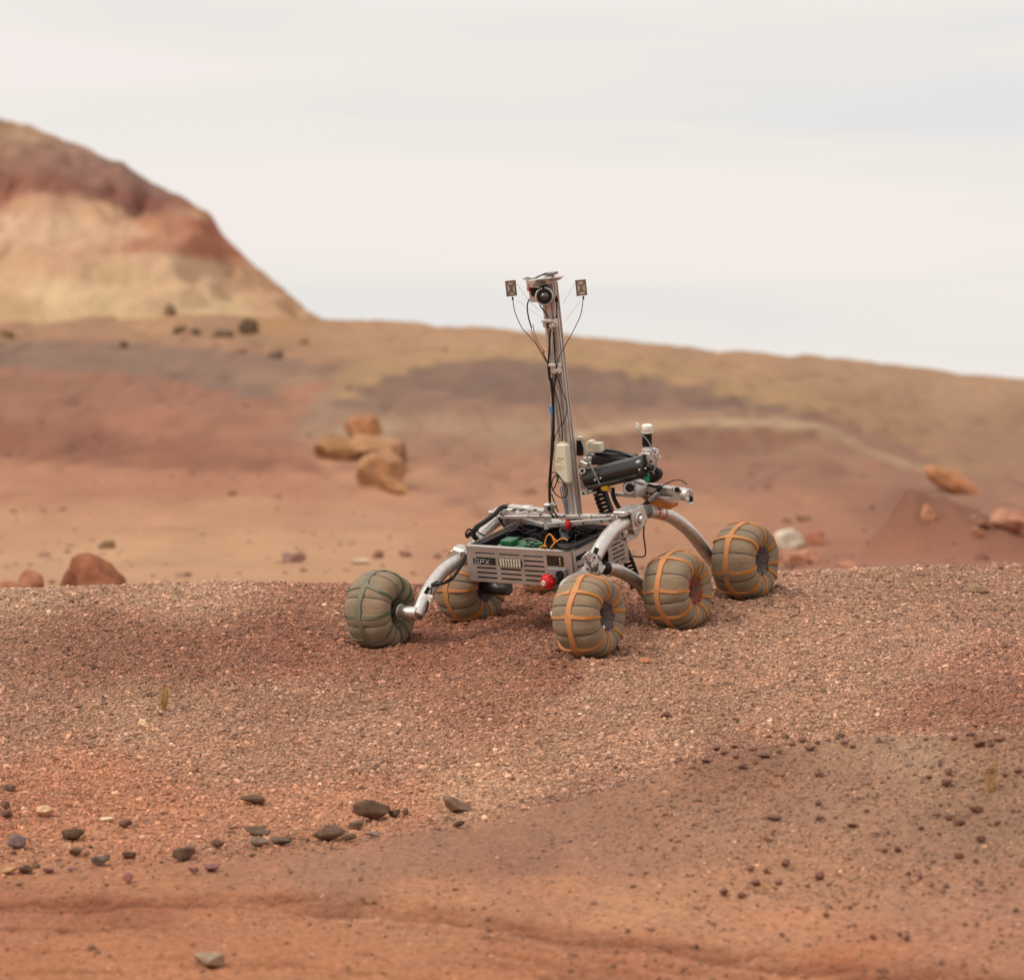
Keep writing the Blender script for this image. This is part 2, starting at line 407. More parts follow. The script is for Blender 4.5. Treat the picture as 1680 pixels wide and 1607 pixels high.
# ------------------------------------------------------------------ ground colours (soil and strata, with the shadow under the pale ledge painted in), given where they lie
NEARC = [(0,975,178,138,114),(330,970,178,136,112),(600,985,162,114,92),(300,1060,148,100,80),(150,1075,150,104,84),(450,1050,150,100,80),
(700,1050,145,95,75),(850,1000,150,98,78),(900,1100,150,102,82),(0,1050,158,114,94),(0,1180,166,122,100),(250,1180,172,130,106),(450,1150,164,120,98),
(600,1200,172,128,105),(400,1250,168,124,100),(800,1150,158,110,88),(1000,1150,172,129,106),(1200,1120,171,128,105),(1350,1100,175,132,108),
(1100,1215,177,133,109),(1350,1165,172,129,105),(900,1240,176,132,106),(800,1300,184,140,112),(1500,1050,175,132,110),(1500,950,160,120,98),
(1650,1000,165,122,102),(1600,1080,165,116,94),(1400,1000,172,130,108),(1620,1172,150,102,82),(1680,1152,150,102,82),(1540,1190,160,112,90),
(100,1290,180,122,93),(0,1330,176,118,90),(250,1330,182,124,95),(500,1330,182,128,99),(650,1330,180,125,96),(100,1400,182,126,97),(400,1400,175,122,98),
(550,1420,165,118,98),(700,1390,160,114,95),(850,1400,156,110,92),(200,1450,180,122,95),(0,1480,170,112,88),(200,1500,168,108,82),(400,1490,180,120,92),
(500,1560,186,123,93),(200,1580,190,126,96),(700,1480,192,133,103),(0,1600,186,122,92),(900,1450,180,126,99),(1000,1400,165,118,98),(1000,1330,158,113,93),
(1200,1262,156,110,90),(1200,1350,168,122,101),(1400,1300,165,122,102),(1500,1240,172,132,111),(1650,1260,165,122,101),(1600,1350,160,118,99),
(1300,1450,182,130,103),(1100,1480,190,135,106),(1500,1480,178,128,104),(1600,1550,182,126,101),(1680,1500,172,122,102),(1300,1530,192,133,105),
(1400,1590,186,122,94),(1100,1590,184,122,94),(800,1590,182,120,92),(1850,1100,155,108,90),(-200,1100,158,114,94),(-200,1400,178,120,94)]
FARC = [(0,930,205,160,129),(200,905,209,164,131),(400,900,208,162,130),(600,900,204,158,127),(750,900,192,143,115),(0,860,200,152,122),(200,850,200,151,121),
(400,835,198,150,120),(600,850,196,150,122),(820,840,192,145,118),(0,800,192,139,113),(200,790,190,136,111),(350,785,182,128,104),(500,790,188,134,109),
(700,820,195,146,119),(0,720,156,104,85),(150,732,150,100,83),(300,742,160,108,89),(450,742,168,117,96),(560,790,190,140,113),(0,665,166,119,100),(100,660,162,115,97),
(250,690,176,123,101),(400,690,172,122,101),(0,625,152,108,90),(200,625,162,115,95),(300,640,166,118,99),(0,588,140,112,100),(150,592,142,113,100),(300,602,152,121,105),
(420,620,160,128,111),(500,620,165,131,112),(0,548,175,131,107),(150,556,168,125,104),(300,562,165,126,104),(420,562,162,127,103),(0,518,190,147,114),(250,532,190,149,114),
(450,540,180,138,101),(560,560,184,144,114),(650,575,184,144,114),(560,625,172,136,103),(620,640,140,110,98),(560,680,165,131,113),(500,692,165,131,113),(600,702,178,148,125),
(740,602,150,118,103),(800,622,130,104,97),(700,650,138,109,99),(850,650,140,109,98),(1000,622,145,118,106),(1050,642,140,111,100),(1150,642,150,119,102),(920,610,140,114,104),
(800,568,189,149,119),(700,550,189,149,119),(1000,566,187,147,118),(1200,600,184,145,116),(1400,620,180,143,116),(1600,640,183,146,119),(1500,700,168,132,107),
(1400,660,168,132,106),(1680,680,168,132,107),(1680,740,165,128,106),(1580,730,165,126,106),(750,690,178,143,121),(850,702,172,139,117),(700,725,166,126,107),
(1000,676,160,123,106),(1100,680,160,123,104),(1000,706,180,146,122),(1080,700,186,156,127),(1200,698,191,161,132),(1300,702,188,157,129),(1360,720,181,149,124),
(1420,745,176,141,119),(1500,766,172,136,116),(1100,724,140,99,84),(1200,724,145,103,86),(1280,720,148,106,88),(1100,780,165,119,100),(1250,780,162,118,101),  # the darkest points here paint the shadow under the pale ledge
(1350,772,160,116,99),(1420,810,166,119,99),(750,760,170,126,106),(850,780,180,133,110),(700,785,190,143,116),(1300,830,178,129,105),(1150,850,188,139,111),(950,850,188,138,112),
(1300,890,176,125,103),(1400,905,168,116,96),(1550,890,165,113,94),(1680,900,160,109,91),(1490,822,150,106,90),(1450,850,160,113,94),(1600,830,160,116,99),
(1680,800,166,123,104),(1380,862,174,124,102)]
BUTC = [(0,203,182,148,114),(60,215,182,148,115),(130,245,168,132,109),(0,240,168,130,106),(100,262,160,120,100),(200,272,150,116,99),(0,270,158,116,96),(150,290,152,110,93),
(260,312,150,113,96),(0,300,150,99,80),(100,300,150,99,78),(200,325,142,93,76),(250,335,140,89,72),(0,322,165,109,84),(300,340,165,116,91),(325,347,198,156,117),
(330,367,172,108,80),(280,370,186,132,100),(350,410,176,112,84),(250,400,188,134,102),(380,400,190,130,96),(60,332,205,162,126),(150,347,208,165,128),(0,370,220,182,148),
(100,370,216,178,142),(200,382,212,172,136),(0,420,205,166,127),(100,430,205,163,126),(250,430,213,174,137),(200,450,205,171,127),(300,440,210,174,136),(0,460,211,173,134),
(100,480,222,189,146),(250,480,214,177,137),(350,470,212,174,135),(430,460,200,156,117),(480,500,205,163,123),(0,500,196,161,120),(150,500,212,179,136),(350,500,212,179,136)]
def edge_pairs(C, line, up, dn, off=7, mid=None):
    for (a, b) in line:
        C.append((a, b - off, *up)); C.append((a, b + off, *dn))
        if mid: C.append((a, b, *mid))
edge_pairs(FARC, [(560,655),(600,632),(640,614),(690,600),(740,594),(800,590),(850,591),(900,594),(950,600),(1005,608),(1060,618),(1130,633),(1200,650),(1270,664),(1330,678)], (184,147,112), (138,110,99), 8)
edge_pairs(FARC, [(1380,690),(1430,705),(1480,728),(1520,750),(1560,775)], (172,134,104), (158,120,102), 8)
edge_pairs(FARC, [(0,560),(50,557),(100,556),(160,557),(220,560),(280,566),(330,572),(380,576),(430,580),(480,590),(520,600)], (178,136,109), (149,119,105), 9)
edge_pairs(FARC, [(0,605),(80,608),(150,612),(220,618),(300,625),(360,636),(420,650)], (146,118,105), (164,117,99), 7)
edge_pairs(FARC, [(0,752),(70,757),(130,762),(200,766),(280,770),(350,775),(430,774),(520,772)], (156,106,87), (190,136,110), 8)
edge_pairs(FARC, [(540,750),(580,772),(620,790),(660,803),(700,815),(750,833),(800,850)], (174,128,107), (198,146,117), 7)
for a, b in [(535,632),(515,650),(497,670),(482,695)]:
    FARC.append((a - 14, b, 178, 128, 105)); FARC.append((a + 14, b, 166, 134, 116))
edge_pairs(FARC, [(960,713),(1000,705),(1050,701),(1100,697),(1150,695),(1200,694),(1250,695),(1300,697),(1335,700)], (166,129,110), (142,102,86), 13, (194,164,137))  # pale ledge; the dark lower colour is its painted shadow
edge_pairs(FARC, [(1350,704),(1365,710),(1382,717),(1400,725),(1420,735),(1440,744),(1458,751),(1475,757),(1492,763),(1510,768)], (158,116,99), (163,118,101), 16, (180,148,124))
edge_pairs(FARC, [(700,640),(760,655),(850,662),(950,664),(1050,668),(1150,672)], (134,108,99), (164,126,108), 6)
def idw(ctrl, px, row, sx=1.0, sy=2.0, p=4.0, eps=400.0):
    C = np.array(ctrl, float); rgb = lin(C[:, 2:])
    out = np.zeros((len(px), 3))
    for s in range(0, len(px), 40000):
        a = px[s:s + 40000, None]; b = row[s:s + 40000, None]
        d2 = ((a - C[None, :, 0]) * sx) ** 2 + ((b - C[None, :, 1]) * sy) ** 2 + eps
        w = d2 ** (-p / 2); w /= w.sum(1, keepdims=True)
        out[s:s + 40000] = w @ rgb
    return out
def ground_colour(x, y, z=None):
    yy = np.maximum(y, 5.5); px = np.clip(x / yy * F + CX, -1200, 2900)
    row = z2row(zbase(px, yy), yy)
    if z is not None: row = np.where(yy > 22, z2row(z, yy), row)
    n1 = fbm(x * 1.1, y * 0.9, 4, 51); n2 = fbm(x * 1.3, y * 1.0, 4, 61)
    near = idw(NEARC, px + 60 * n1, row + 26 * n2)
    m1 = fbm(x / 9, y / 9, 4, 71); m2 = fbm(x / 9, y / 11, 4, 81)
    m3 = fbm(x / 1.7, y / 2.2, 4, 72); m4 = fbm(x / 1.5, y / 3.0, 4, 82)
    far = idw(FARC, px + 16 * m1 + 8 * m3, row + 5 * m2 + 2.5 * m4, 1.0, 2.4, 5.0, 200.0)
    w = sstep(17, 22, yy)[:, None]
    _dx = x - col2x(1497, 33.0); _q = np.where(_dx < 0, np.abs(_dx) / 0.56, np.abs(_dx) / 2.0); _r = np.sqrt(_q ** 2 + ((y - 33.0) / 1.7) ** 2)
    _k = (1 - sstep(.15, 1.1, _r + .12 * m2 + .15 * m4))[:, None] * .72; far = far * (1 - _k) + _k * lin((140, 94, 78))[None, :]
    e_ = np.interp(px, [-200, 330, 625, 966, 1112, 1222, 1450, 1680, 1900], [8.7, 8.8, 9.05, 9.35, 9.5, 9.6, 9.65, 9.5, 9.4])
    gain = 1.09 + 0.18 * sstep(e_ - 0.3, e_ + 0.6, yy)[:, None] + np.array([[0, .03, -.04]]) + (1 - sstep(e_ - 0.3, e_ + 0.6, yy)[:, None]) * np.array([[-.02, .02, .0]])
    c = near * (1 - w) * gain + far * w * np.array([[.90, .89, .81]])
    # mottling: patches of redder fines and paler grit
    m = fbm(x * 2.6, y * 2.0, 4, 91); c = c * (1 + (1 - w) * 0.10 * m[:, None])
    g = np.clip(fbm(x * 3.5, y * 9.0, 4, 95), -1, 1)[:, None]
    c = c * (1 + (1 - w) * g * np.array([[0.10, 0.05, 0.02]]))
    mf = fbm(x / 2.2, y / 3.5, 5, 99, .65)[:, None]; mg = np.clip(fbm(x / 0.9, y / 2.2, 4, 104) - .25, 0, 1)[:, None]; c = c * (1 + w * 0.10 * mf - w * 0.22 * mg)
    if TRACKS: c = c * (1 - track_mask(x, y)[:, None] * np.array([[0.38, 0.47, 0.52]]))
    return np.clip(c / KILL, 0.01, 0.9)

def grid_mesh(name, X, Y, Z, colr=None):
    n, m = X.shape
    me = bpy.data.meshes.new(name)
    V = np.stack([X, Y, Z], -1).reshape(-1, 3).astype(np.float32)
    idx = np.arange(n * m).reshape(n, m)
    Fq = np.stack([idx[:-1, :-1], idx[1:, :-1], idx[1:, 1:], idx[:-1, 1:]], -1).reshape(-1, 4).astype(np.int32)
    me.vertices.add(len(V)); me.vertices.foreach_set('co', V.ravel())
    me.loops.add(Fq.size); me.loops.foreach_set('vertex_index', Fq.ravel())
    me.polygons.add(len(Fq)); me.polygons.foreach_set('loop_start', np.arange(0, Fq.size, 4, dtype=np.int32))
    me.polygons.foreach_set('use_smooth', np.ones(len(Fq), dtype=bool))
    me.update(calc_edges=True)
    if colr is not None:
        a = me.color_attributes.new('soil', 'FLOAT_COLOR', 'POINT')
        c4 = np.ones((len(V), 4), np.float32); c4[:, :3] = colr
        a.data.foreach_set('color', c4.ravel())
    o = bpy.data.objects.new(name, me); COL.objects.link(o); return o

def soil_mat(name, fine, bump, scale):
    m = bpy.data.materials.new(name); m.use_nodes = True; t = m.node_tree; b = t.nodes['Principled BSDF']
    b.inputs['Roughness'].default_value = 0.95; b.inputs['Specular IOR Level'].default_value = 0.15
    at = N(t, 'ShaderNodeAttribute'); at.attribute_name = 'soil'
    tcx = N(t, 'ShaderNodeTexCoord')
    n1 = N(t, 'ShaderNodeTexNoise'); n1.inputs['Scale'].default_value = scale; n1.inputs['Detail'].default_value = 6; n1.inputs['Roughness'].default_value = 0.7
    t.links.new(tcx.outputs['Object'], n1.inputs['Vector'])
    r = N(t, 'ShaderNodeMapRange'); r.inputs['From Min'].default_value = 0.3; r.inputs['From Max'].default_value = 0.7
    r.inputs['To Min'].default_value = 1 - fine; r.inputs['To Max'].default_value = 1 + fine
    t.links.new(n1.outputs['Fac'], r.inputs['Value'])
    v = N(t, 'ShaderNodeVectorMath', operation='SCALE'); t.links.new(at.outputs['Color'], v.inputs[0]); t.links.new(r.outputs[0], v.inputs['Scale'])
    t.links.new(v.outputs[0], b.inputs['Base Color'])
    bp = N(t, 'ShaderNodeBump'); bp.inputs['Strength'].default_value = bump; bp.inputs['Distance'].default_value = 0.5 / scale
    t.links.new(n1.outputs['Fac'], bp.inputs['Height']); t.links.new(bp.outputs[0], b.inputs['Normal'])
    return m

# ------------------------------------------------------------------ the ground: one sheet from behind the camera to the far ridge and past it
pxs = np.concatenate([-np.geomspace(40000, 700, 22)[:-1] + 0, np.arange(-700, -120, 40), np.arange(-120, 1801, 3.4), np.arange(1840, 2500, 40), np.geomspace(2600, 42000, 22)])
ys = np.concatenate([np.linspace(-60, 5.5, 24)[:-1], np.arange(5.5, 7.0, 0.06), np.arange(7.0, 13.7, 0.0105), np.arange(13.7, 26, 0.22),
                     np.exp(np.linspace(math.log(26), math.log(150), 250)), np.exp(np.linspace(math.log(155), math.log(900), 30))])
PXM, YM = np.meshgrid(pxs, ys, indexing='ij')
XM = (PXM - CX) / F * np.maximum(YM, 6.0)
ZM = zfun(XM.ravel(), YM.ravel(), PXM.ravel()).reshape(XM.shape)
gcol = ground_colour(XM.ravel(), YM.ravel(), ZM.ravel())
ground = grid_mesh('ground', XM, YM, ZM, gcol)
ground.data.materials.append(soil_mat('soil', 0.30, 0.9, 55.0))
ground['kind'] = 'structure'

# ------------------------------------------------------------------ the banded butte behind on the left
SKY = [(-1500,560),(-1350,470),(-1150,330),(-900,225),(-300,180),(-60,190),(0,198),(60,212),(130,238),(200,266),(250,300),(310,328),(345,350),(370,392),(400,420),(440,455),(480,490),(520,521),(560,550),(700,640)]
bpx = np.arange(-1500, 620, 4.0)
by = np.concatenate([np.linspace(126, 192, 130), np.linspace(193, 300, 30)])
BP, BY = np.meshgrid(bpx, by, indexing='ij')
crow = np.interp(BP, [s[0] for s in SKY], [s[1] for s in SKY])
crest = row2z(crow, 190.0)
foot = row2z(560.0, 126.0)
t_ = np.clip((BY - 126) / (190 - 126), 0, 1)
prof_ = 0.03 + 0.97 * np.interp(t_, [0, 0.10, 0.28, 0.5, 0.62, 0.78, 1.0], [0, 0.10, 0.34, 0.66, 0.78, 0.91, 1.0])
BX = (BP - CX) / F * BY
BZ = foot + (crest - foot) * prof_
gul = fbm(BX / 3.2 + 0.4 * fbm(BX / 6, BY / 14, 2, 8), BY / 22, 4, 15)
BZ = BZ - 0.9 * np.clip(1 - 3 * np.abs(fbm(BX / 4.5 + .5 * fbm(BX / 6, BY / 12, 2, 9), BY / 40, 3, 14)), 0, 1) * np.sin(np.pi * np.clip(t_, 0, 1)) + 0.5 * gul * np.sin(np.pi * np.clip(t_, 0, 1)) + 0.22 * fbm(BX / 1.3, BY / 4, 4, 19)
back = np.clip((BY - 190) / 90, 0, 1); BZ = BZ - back ** 1.5 * (crest + 3)
brow = z2row(BZ, BY)
bcol = idw(BUTC, (BP + 14 * fbm(BX / 5, BY / 6, 4, 23) + 6 * fbm(BX / 1.4, BY / 3, 4, 27)).ravel(), (brow + 7 * fbm(BX / 4, BY / 6, 3, 24) + 3 * fbm(BX / 1.1, BY / 4, 4, 26)).ravel(), 0.8, 2.4, 5.0, 200.0) * np.array([[.96, .94, .97]])
bcol = np.clip(bcol * (1 + 0.10 * fbm(BX / 1.2, BY / 3, 3, 29).ravel()[:, None]) / KILL, 0.01, 0.9)
hill = grid_mesh('hill', BX, BY, BZ, bcol); hill.data.materials.append(soil_mat('strata', 0.10, 0.5, 3.0))
hill['kind'] = 'structure'

# ------------------------------------------------------------------ gravel: loose chips all over the near slope (nobody could count them)
rng = np.random.default_rng(7)
def scatter(n, x0, x1, y0, y1, dens):
    pts = []
    tot = 0
    while tot < n:
        y = rng.uniform(y0, y1, 60000); px = rng.uniform(-900, 2580, 60000)
        keep = rng.uniform(0, 1, 60000) < dens(px, y) * (y / y1) * (1 - .65 * sstep(0, 300, np.abs(px - 840) - 960)) * (1 - .9 * sstep(300, 800, np.abs(px - 840) - 960))
        a = np.stack([px[keep], y[keep]], 1); pts.append(a); tot += len(a)
    return np.concatenate(pts)[:n]
def mound_edge(px):       # distance at which the front mound's crest passes, by column
    return np.interp(px, [-200, 330, 625, 966, 1112, 1222, 1450, 1680, 1900], [8.7, 8.8, 9.05, 9.35, 9.5, 9.6, 9.65, 9.5, 9.4])
def dens_fine(px, y):
    e = mound_edge(px)
    x = col2x(px, y)
    patch = 0.5 + 0.5 * np.clip(fbm(x * 1.7, y * 1.7, 3, 131) * 1.6 + 0.5, -1, 1)
    slope = sstep(e - 0.15, e + 0.35, y)
    front = (0.07 + 0.45 * sstep(900, 1250, px) * sstep(7.9, 8.6, y)) 
    low_left = sstep(9.4, 10.3, y) * 0.5 + 0.5
    s = slope * np.where(px < 900, low_left, 1.0) * (0.35 + 0.65 * patch)
    return np.clip(s + (1 - slope) * front * patch, 0, 1)
def stones_points(name, P, smin, smax, alpha, contrast, sink, label, cat_, redk=0.0, dark=1.0):
    n = len(P); px, y = P[:, 0], P[:, 1]; x = col2x(px, y)
    z = zfun(x, y, px)
    s = smin * (1 - rng.uniform(0, 1, n) * (1 - (smin / smax) ** alpha)) ** (-1.0 / alpha)
    scl = np.stack([s * rng.uniform(0.8, 1.3, n), s * rng.uniform(0.7, 1.1, n), s * rng.uniform(0.45, 0.8, n)], 1)
    rot = np.stack([rng.uniform(-.5, .5, n), rng.uniform(-.5, .5, n), rng.uniform(0, 6.28, n)], 1)
    c = ground_colour(x, y)
    v = np.exp(rng.normal(0, contrast, n))[:, None]
    grey = c.mean(1, keepdims=True)
    k = rng.uniform(0, 0.35, n)[:, None]
    c = (c * (1 - k) + grey * np.array([[1.27, 0.97, 0.80]]) * k) * v * dark
    fr = np.where(y < mound_edge(px), 0.72, 1.0); s = s * fr; scl = scl * fr[:, None]
    c = np.clip(c, 0.015, 0.8)
    me = bpy.data.meshes.new(name)
    me.vertices.add(n)
    me.vertices.foreach_set('co', np.stack([x, y, z + s * sink], 1).astype(np.float32).ravel())
    for an, ar, ty in (('scl', scl, 'FLOAT_VECTOR'), ('rot', rot, 'FLOAT_VECTOR')):
        a = me.attributes.new(an, ty, 'POINT'); a.data.foreach_set('vector', ar.astype(np.float32).ravel())
    a = me.attributes.new('tone', 'FLOAT_COLOR', 'POINT'); c4 = np.ones((n, 4), np.float32); c4[:, :3] = c
    a.data.foreach_set('color', c4.ravel())
    o = bpy.data.objects.new(name, me); COL.objects.link(o)
    o['kind'] = 'stuff'; o['label'] = label; o['category'] = cat_
    m = bpy.data.materials.new(name + '_stone'); m.use_nodes = True; t = m.node_tree; b = t.nodes['Principled BSDF']
    b.inputs['Roughness'].default_value = 0.85; b.inputs['Specular IOR Level'].default_value = 0.25
    at = N(t, 'ShaderNodeAttribute'); at.attribute_name = 'tone'; at.attribute_type = 'INSTANCER'
    t.links.new(at.outputs['Color'], b.inputs['Base Color'])
    g = bpy.data.node_groups.new(name + '_scatter', 'GeometryNodeTree')
    g.interface.new_socket('Geometry', in_out='INPUT', socket_type='NodeSocketGeometry')
    g.interface.new_socket('Geometry', in_out='OUTPUT', socket_type='NodeSocketGeometry')
    gi = N(g, 'NodeGroupInput'); go = N(g, 'NodeGroupOutput')
    g2i = N(g, 'GeometryNodeGeometryToInstance')
    for q in range(5):
        ico = N(g, 'GeometryNodeMeshIcoSphere'); ico.inputs['Radius'].default_value = 0.5; ico.inputs['Subdivisions'].default_value = 2
        pos = N(g, 'GeometryNodeInputPosition')
        nt = N(g, 'ShaderNodeTexNoise'); nt.noise_dimensions = '4D'; nt.inputs['W'].default_value = 3.7 * q + 1; nt.inputs['Scale'].default_value = 2.2; nt.inputs['Detail'].default_value = 1
        g.links.new(pos.outputs[0], nt.inputs['Vector'])
        sb = N(g, 'ShaderNodeVectorMath', operation='SUBTRACT'); sb.inputs[1].default_value = (.5, .5, .5)
        g.links.new(nt.outputs['Color'], sb.inputs[0])
        sl = N(g, 'ShaderNodeVectorMath', operation='SCALE'); sl.inputs['Scale'].default_value = 0.9
        g.links.new(sb.outputs[0], sl.inputs[0])
        sp = N(g, 'GeometryNodeSetPosition'); g.links.new(ico.outputs['Mesh'], sp.inputs['Geometry']); g.links.new(sl.outputs[0], sp.inputs['Offset'])
        sm = N(g, 'GeometryNodeSetMaterial'); sm.inputs['Material'].default_value = m
        g.links.new(sp.outputs[0], sm.inputs['Geometry'])
        g.links.new(sm.outputs[0], g2i.inputs[0])
    iop = N(g, 'GeometryNodeInstanceOnPoints')
    g.links.new(gi.outputs[0], iop.inputs['Points']); g.links.new(g2i.outputs[0], iop.inputs['Instance'])
    iop.inputs['Pick Instance'].default_value = True
    na = N(g, 'GeometryNodeInputNamedAttribute', data_type='FLOAT_VECTOR'); na.inputs['Name'].default_value = 'scl'
    nb = N(g, 'GeometryNodeInputNamedAttribute', data_type='FLOAT_VECTOR'); nb.inputs['Name'].default_value = 'rot'
    er = N(g, 'FunctionNodeEulerToRotation'); g.links.new(nb.outputs[0], er.inputs[0])
    g.links.new(er.outputs[0], iop.inputs['Rotation']); g.links.new(na.outputs[0], iop.inputs['Scale'])
    g.links.new(iop.outputs[0], go.inputs[0])
    md = o.modifiers.new('scatter', 'NODES'); md.node_group = g
    o.data.materials.append(m)
    return o
P1 = scatter(430000, 0, 0, 7.0, 13.9, dens_fine)
stones_points('gravel', P1, 0.0046, 0.021, 3.0, 0.34, 0.12, 'fine reddish brown gravel covering the near slope under the rover', 'gravel')

# ------------------------------------------------------------------ single stones
from mathutils.geometry import normal as _nrm
def rock_mesh(name, seed, facets=11, sub=3, rough=0.06, cut=0.72):
    R = random.Random(seed)
    import bmesh
    bm = bmesh.new(); bmesh.ops.create_icosphere(bm, subdivisions=sub, radius=1.0)
    pl = []
    for i in range(facets):
        v = Vector((R.gauss(0, 1), R.gauss(0, 1), R.gauss(0, 1))).normalized(); pl.append((v, R.uniform(cut * 0.75, cut * 1.2)))
    off = Vector((R.uniform(-50, 50), R.uniform(-50, 50), R.uniform(-50, 50)))
    for v in bm.verts:
        p = v.co.copy()
        for n_, d in pl:
            k = p.dot(n_) - d
            if k > 0: p -= n_ * k
        p *= 1 + rough * (mnoise.noise(p * 2.3 + off) + 0.5 * mnoise.noise(p * 6 + off))
        v.co = p
    xs = [v.co.x for v in bm.verts]; ysv = [v.co.y for v in bm.verts]; zs = [v.co.z for v in bm.verts]
    for v in bm.verts:            # unit box, standing on z = 0
        v.co.x = (v.co.x - (max(xs) + min(xs)) / 2) / (max(xs) - min(xs))
        v.co.y = (v.co.y - (max(ysv) + min(ysv)) / 2) / (max(ysv) - min(ysv))
        v.co.z = (v.co.z - min(zs)) / (max(zs) - min(zs))
    me = bpy.data.meshes.new(name); bm.to_mesh(me); bm.free(); return me
def place_rock(name, label, cat_, px, base, wpx, hpx, rgb, seed, group=None, tilt=0.0, depth=0.75, at=None, facets=11, rough=0.06, cut=.72, sub=3, sink=0.22, lift=0.0, ymin=7.0):
    if at is None:
        x, y, z = ground_hit(px, base, y0=ymin)
    else:
        y = at; x = float(col2x(px, y)); z = float(row2z(base, y))
    s = y / F
    me = rock_mesh(name, seed, facets, sub, rough, cut)
    W_, H_ = wpx * s, hpx * s
    me.transform(Matrix.Diagonal((W_, W_ * depth, H_ * (1 + sink), 1)))
    me.transform(Matrix.Translation((0, 0, -H_ * sink)))
    if tilt: me.transform(Matrix.Rotation(math.radians(tilt), 4, 'Y'))
    for p in me.polygons: p.use_smooth = False
    key = 'stone_%d_%d_%d' % rgb
    sc_v = 5.0 / max(W_, 0.02)
    me.materials.append(mat(key + ('_%d' % (int(math.log(W_ * 40 + 1) * 2))), alb(rgb, 0.98), rough=0.85, var=0.30, vscale=sc_v * 0.6, bump=0.6, bscale=sc_v * 4, spec=0.25))
    o = bpy.data.objects.new(name, me); COL.objects.link(o)
    o.location = (x, y, z + lift)
    o['label'] = label; o['category'] = cat_
    if group: o['group'] = group
    return o
DK = (104, 78, 62); DK2 = (90, 66, 50); BR = (122, 90, 70); TAN = (196, 158, 122); PALE = (214, 190, 158); MAU = (128, 88, 82)
G1 = 'dark stones lying on the lower left slope'
STONES = [
 (412,1320,42,15,DK,"flat dark grey stone alone, up slope of the long thin one at left",1,0,.6),
 (609,1346,62,33,DK2,"largest dark brown stone, long with a raised right end",2,-4,.7),
 (646,1343,20,13,DK2,"small dark stone just right of the largest brown stone",3,0,.8),
 (664,1339,11,12,DK,"tiny upright dark stone at the right end of the central cluster",4,0,.8),
 (633,1331,14,8,BR,"small brown chip between the largest stone and its right neighbour",5,0,.8),
 (746,1334,50,24,(118,94,78),"wedge shaped grey stone standing with undercut left side",6,14,.6),
 (755,1357,20,10,DK2,"small dark oblong pebble below the wedge shaped stone",7,-20,.7),
 (539,1379,52,24,(104,80,64),"broad dark grey stone, blocky, left of the central cluster",8,0,.8),
 (583,1364,24,17,(112,88,74),"rounded grey stone between the broad stone and the largest one",9,0,.8),
 (571,1380,27,11,DK,"low dark stone touching the right side of the broad stone",10,-6,.8),
 (611,1374,26,8,(128,108,96),"flat grey sliver half buried right of the broad stone",11,0,.8),
 (418,1370,46,14,(104,84,72),"long thin dark stone sloping down to the right",12,12,.55),
 (424,1389,30,12,(118,98,84),"low mottled stone under the long thin one",13,0,.7),
 (461,1386,34,12,(100,84,72),"flat brown stone right of the low mottled one",14,0,.7),
 (498,1381,18,6,BR,"thin brown chip left of the broad stone",15,0,.7),
 (300,1411,34,19,DK2,"dark pointed stone tilted up to the right",16,-16,.8),
 (309,1403,20,15,BR,"brown lump resting against the top of the tilted pointed stone",39,0,.8),
 (354,1392,23,14,DK,"small squarish dark stone right of the tilted pointed one",17,8,.8),
 (348,1430,26,12,MAU,"purple brown chip below the squarish dark stone",18,-10,.8),
 (316,1434,18,9,MAU,"small purple pebble left of the purple brown chip",19,0,.8),
 (117,1379,38,18,DK2,"dark ridged stone with a sharp top edge, upper left group",20,0,.7),
 (204,1359,22,13,DK,"small oblong dark stone beside the cream flake",21,0,.7),
 (174,1349,24,7,PALE,"thin cream coloured flake lying flat",22,0,.7),
 (71,1340,28,17,TAN,"tan blocky stone with a pale top at far left",23,0,.8),
 (25,1392,30,22,(116,96,94),"rounded grey purple stone, tallest of the far left stones",24,0,.9),
 (8,1344,20,14,DK,"dark stone cut by the left picture edge, lower one",25,0,.8),
 (6,1328,16,12,DK,"dark stone cut by the left picture edge, upper one",26,0,.8),
 (122,1406,22,14,DK,"small dark stone just under the ridged stone",27,-8,.8),
 (161,1420,31,15,(100,88,76),"dark blocky stone with a stepped top, lower left group",28,6,.8),
 (210,1410,22,12,DK2,"small dark stone with a flat tail on its left",29,0,.7),
 (40,1434,25,13,DK2,"dark stone next to the yellowish flat one",30,0,.7),
 (12,1435,26,9,(176,140,98),"yellowish flat stone at the left edge",31,0,.8),
 (77,1433,18,8,MAU,"small purple chip right of the dark stone at lower left",32,0,.8),
 (117,1430,17,7,(140,102,92),"small pinkish brown chip in the lower left row",33,0,.8),
 (207,1450,18,16,(150,100,92),"reddish purple pebble set apart below the other stones",34,0,.9),
 (141,1406,10,7,BR,"tiny brown pebble between two dark stones",35,0,.9),
 (14,1298,20,11,(118,92,78),"low dark lump high up at the left edge",36,0,.8),
 (257,1400,14,12,(178,138,110),"small tan chip left of the tilted pointed stone",37,30,.6),
 (340,1586,52,22,(150,128,106),"grey tan stone alone at the bottom, low in front of the camera",38,4,.7),
]
for (px, base, w_, h_, rgb, lab, sd, tl, dp) in STONES:
    place_rock('stone', lab, 'stone', px, base, w_ * 1.04, h_, rgb, 100 + sd, G1, tilt=tl, depth=dp, sink=.06, lift=.004)
place_rock('stone', 'small olive stone lying on the crest far right', 'stone', 1606, 972, 34, 12, (150, 122, 98), 171, depth=.6)
place_rock('stone', 'thin upright pointed chip on the crest right of the last wheel', 'stone', 1343, 942, 11, 12, (150, 120, 100), 172, cut=.5)
place_rock('stone', 'flat orange chip below the middle right wheel', 'stone', 1057, 1086, 20, 8, (184, 122, 88), 173)
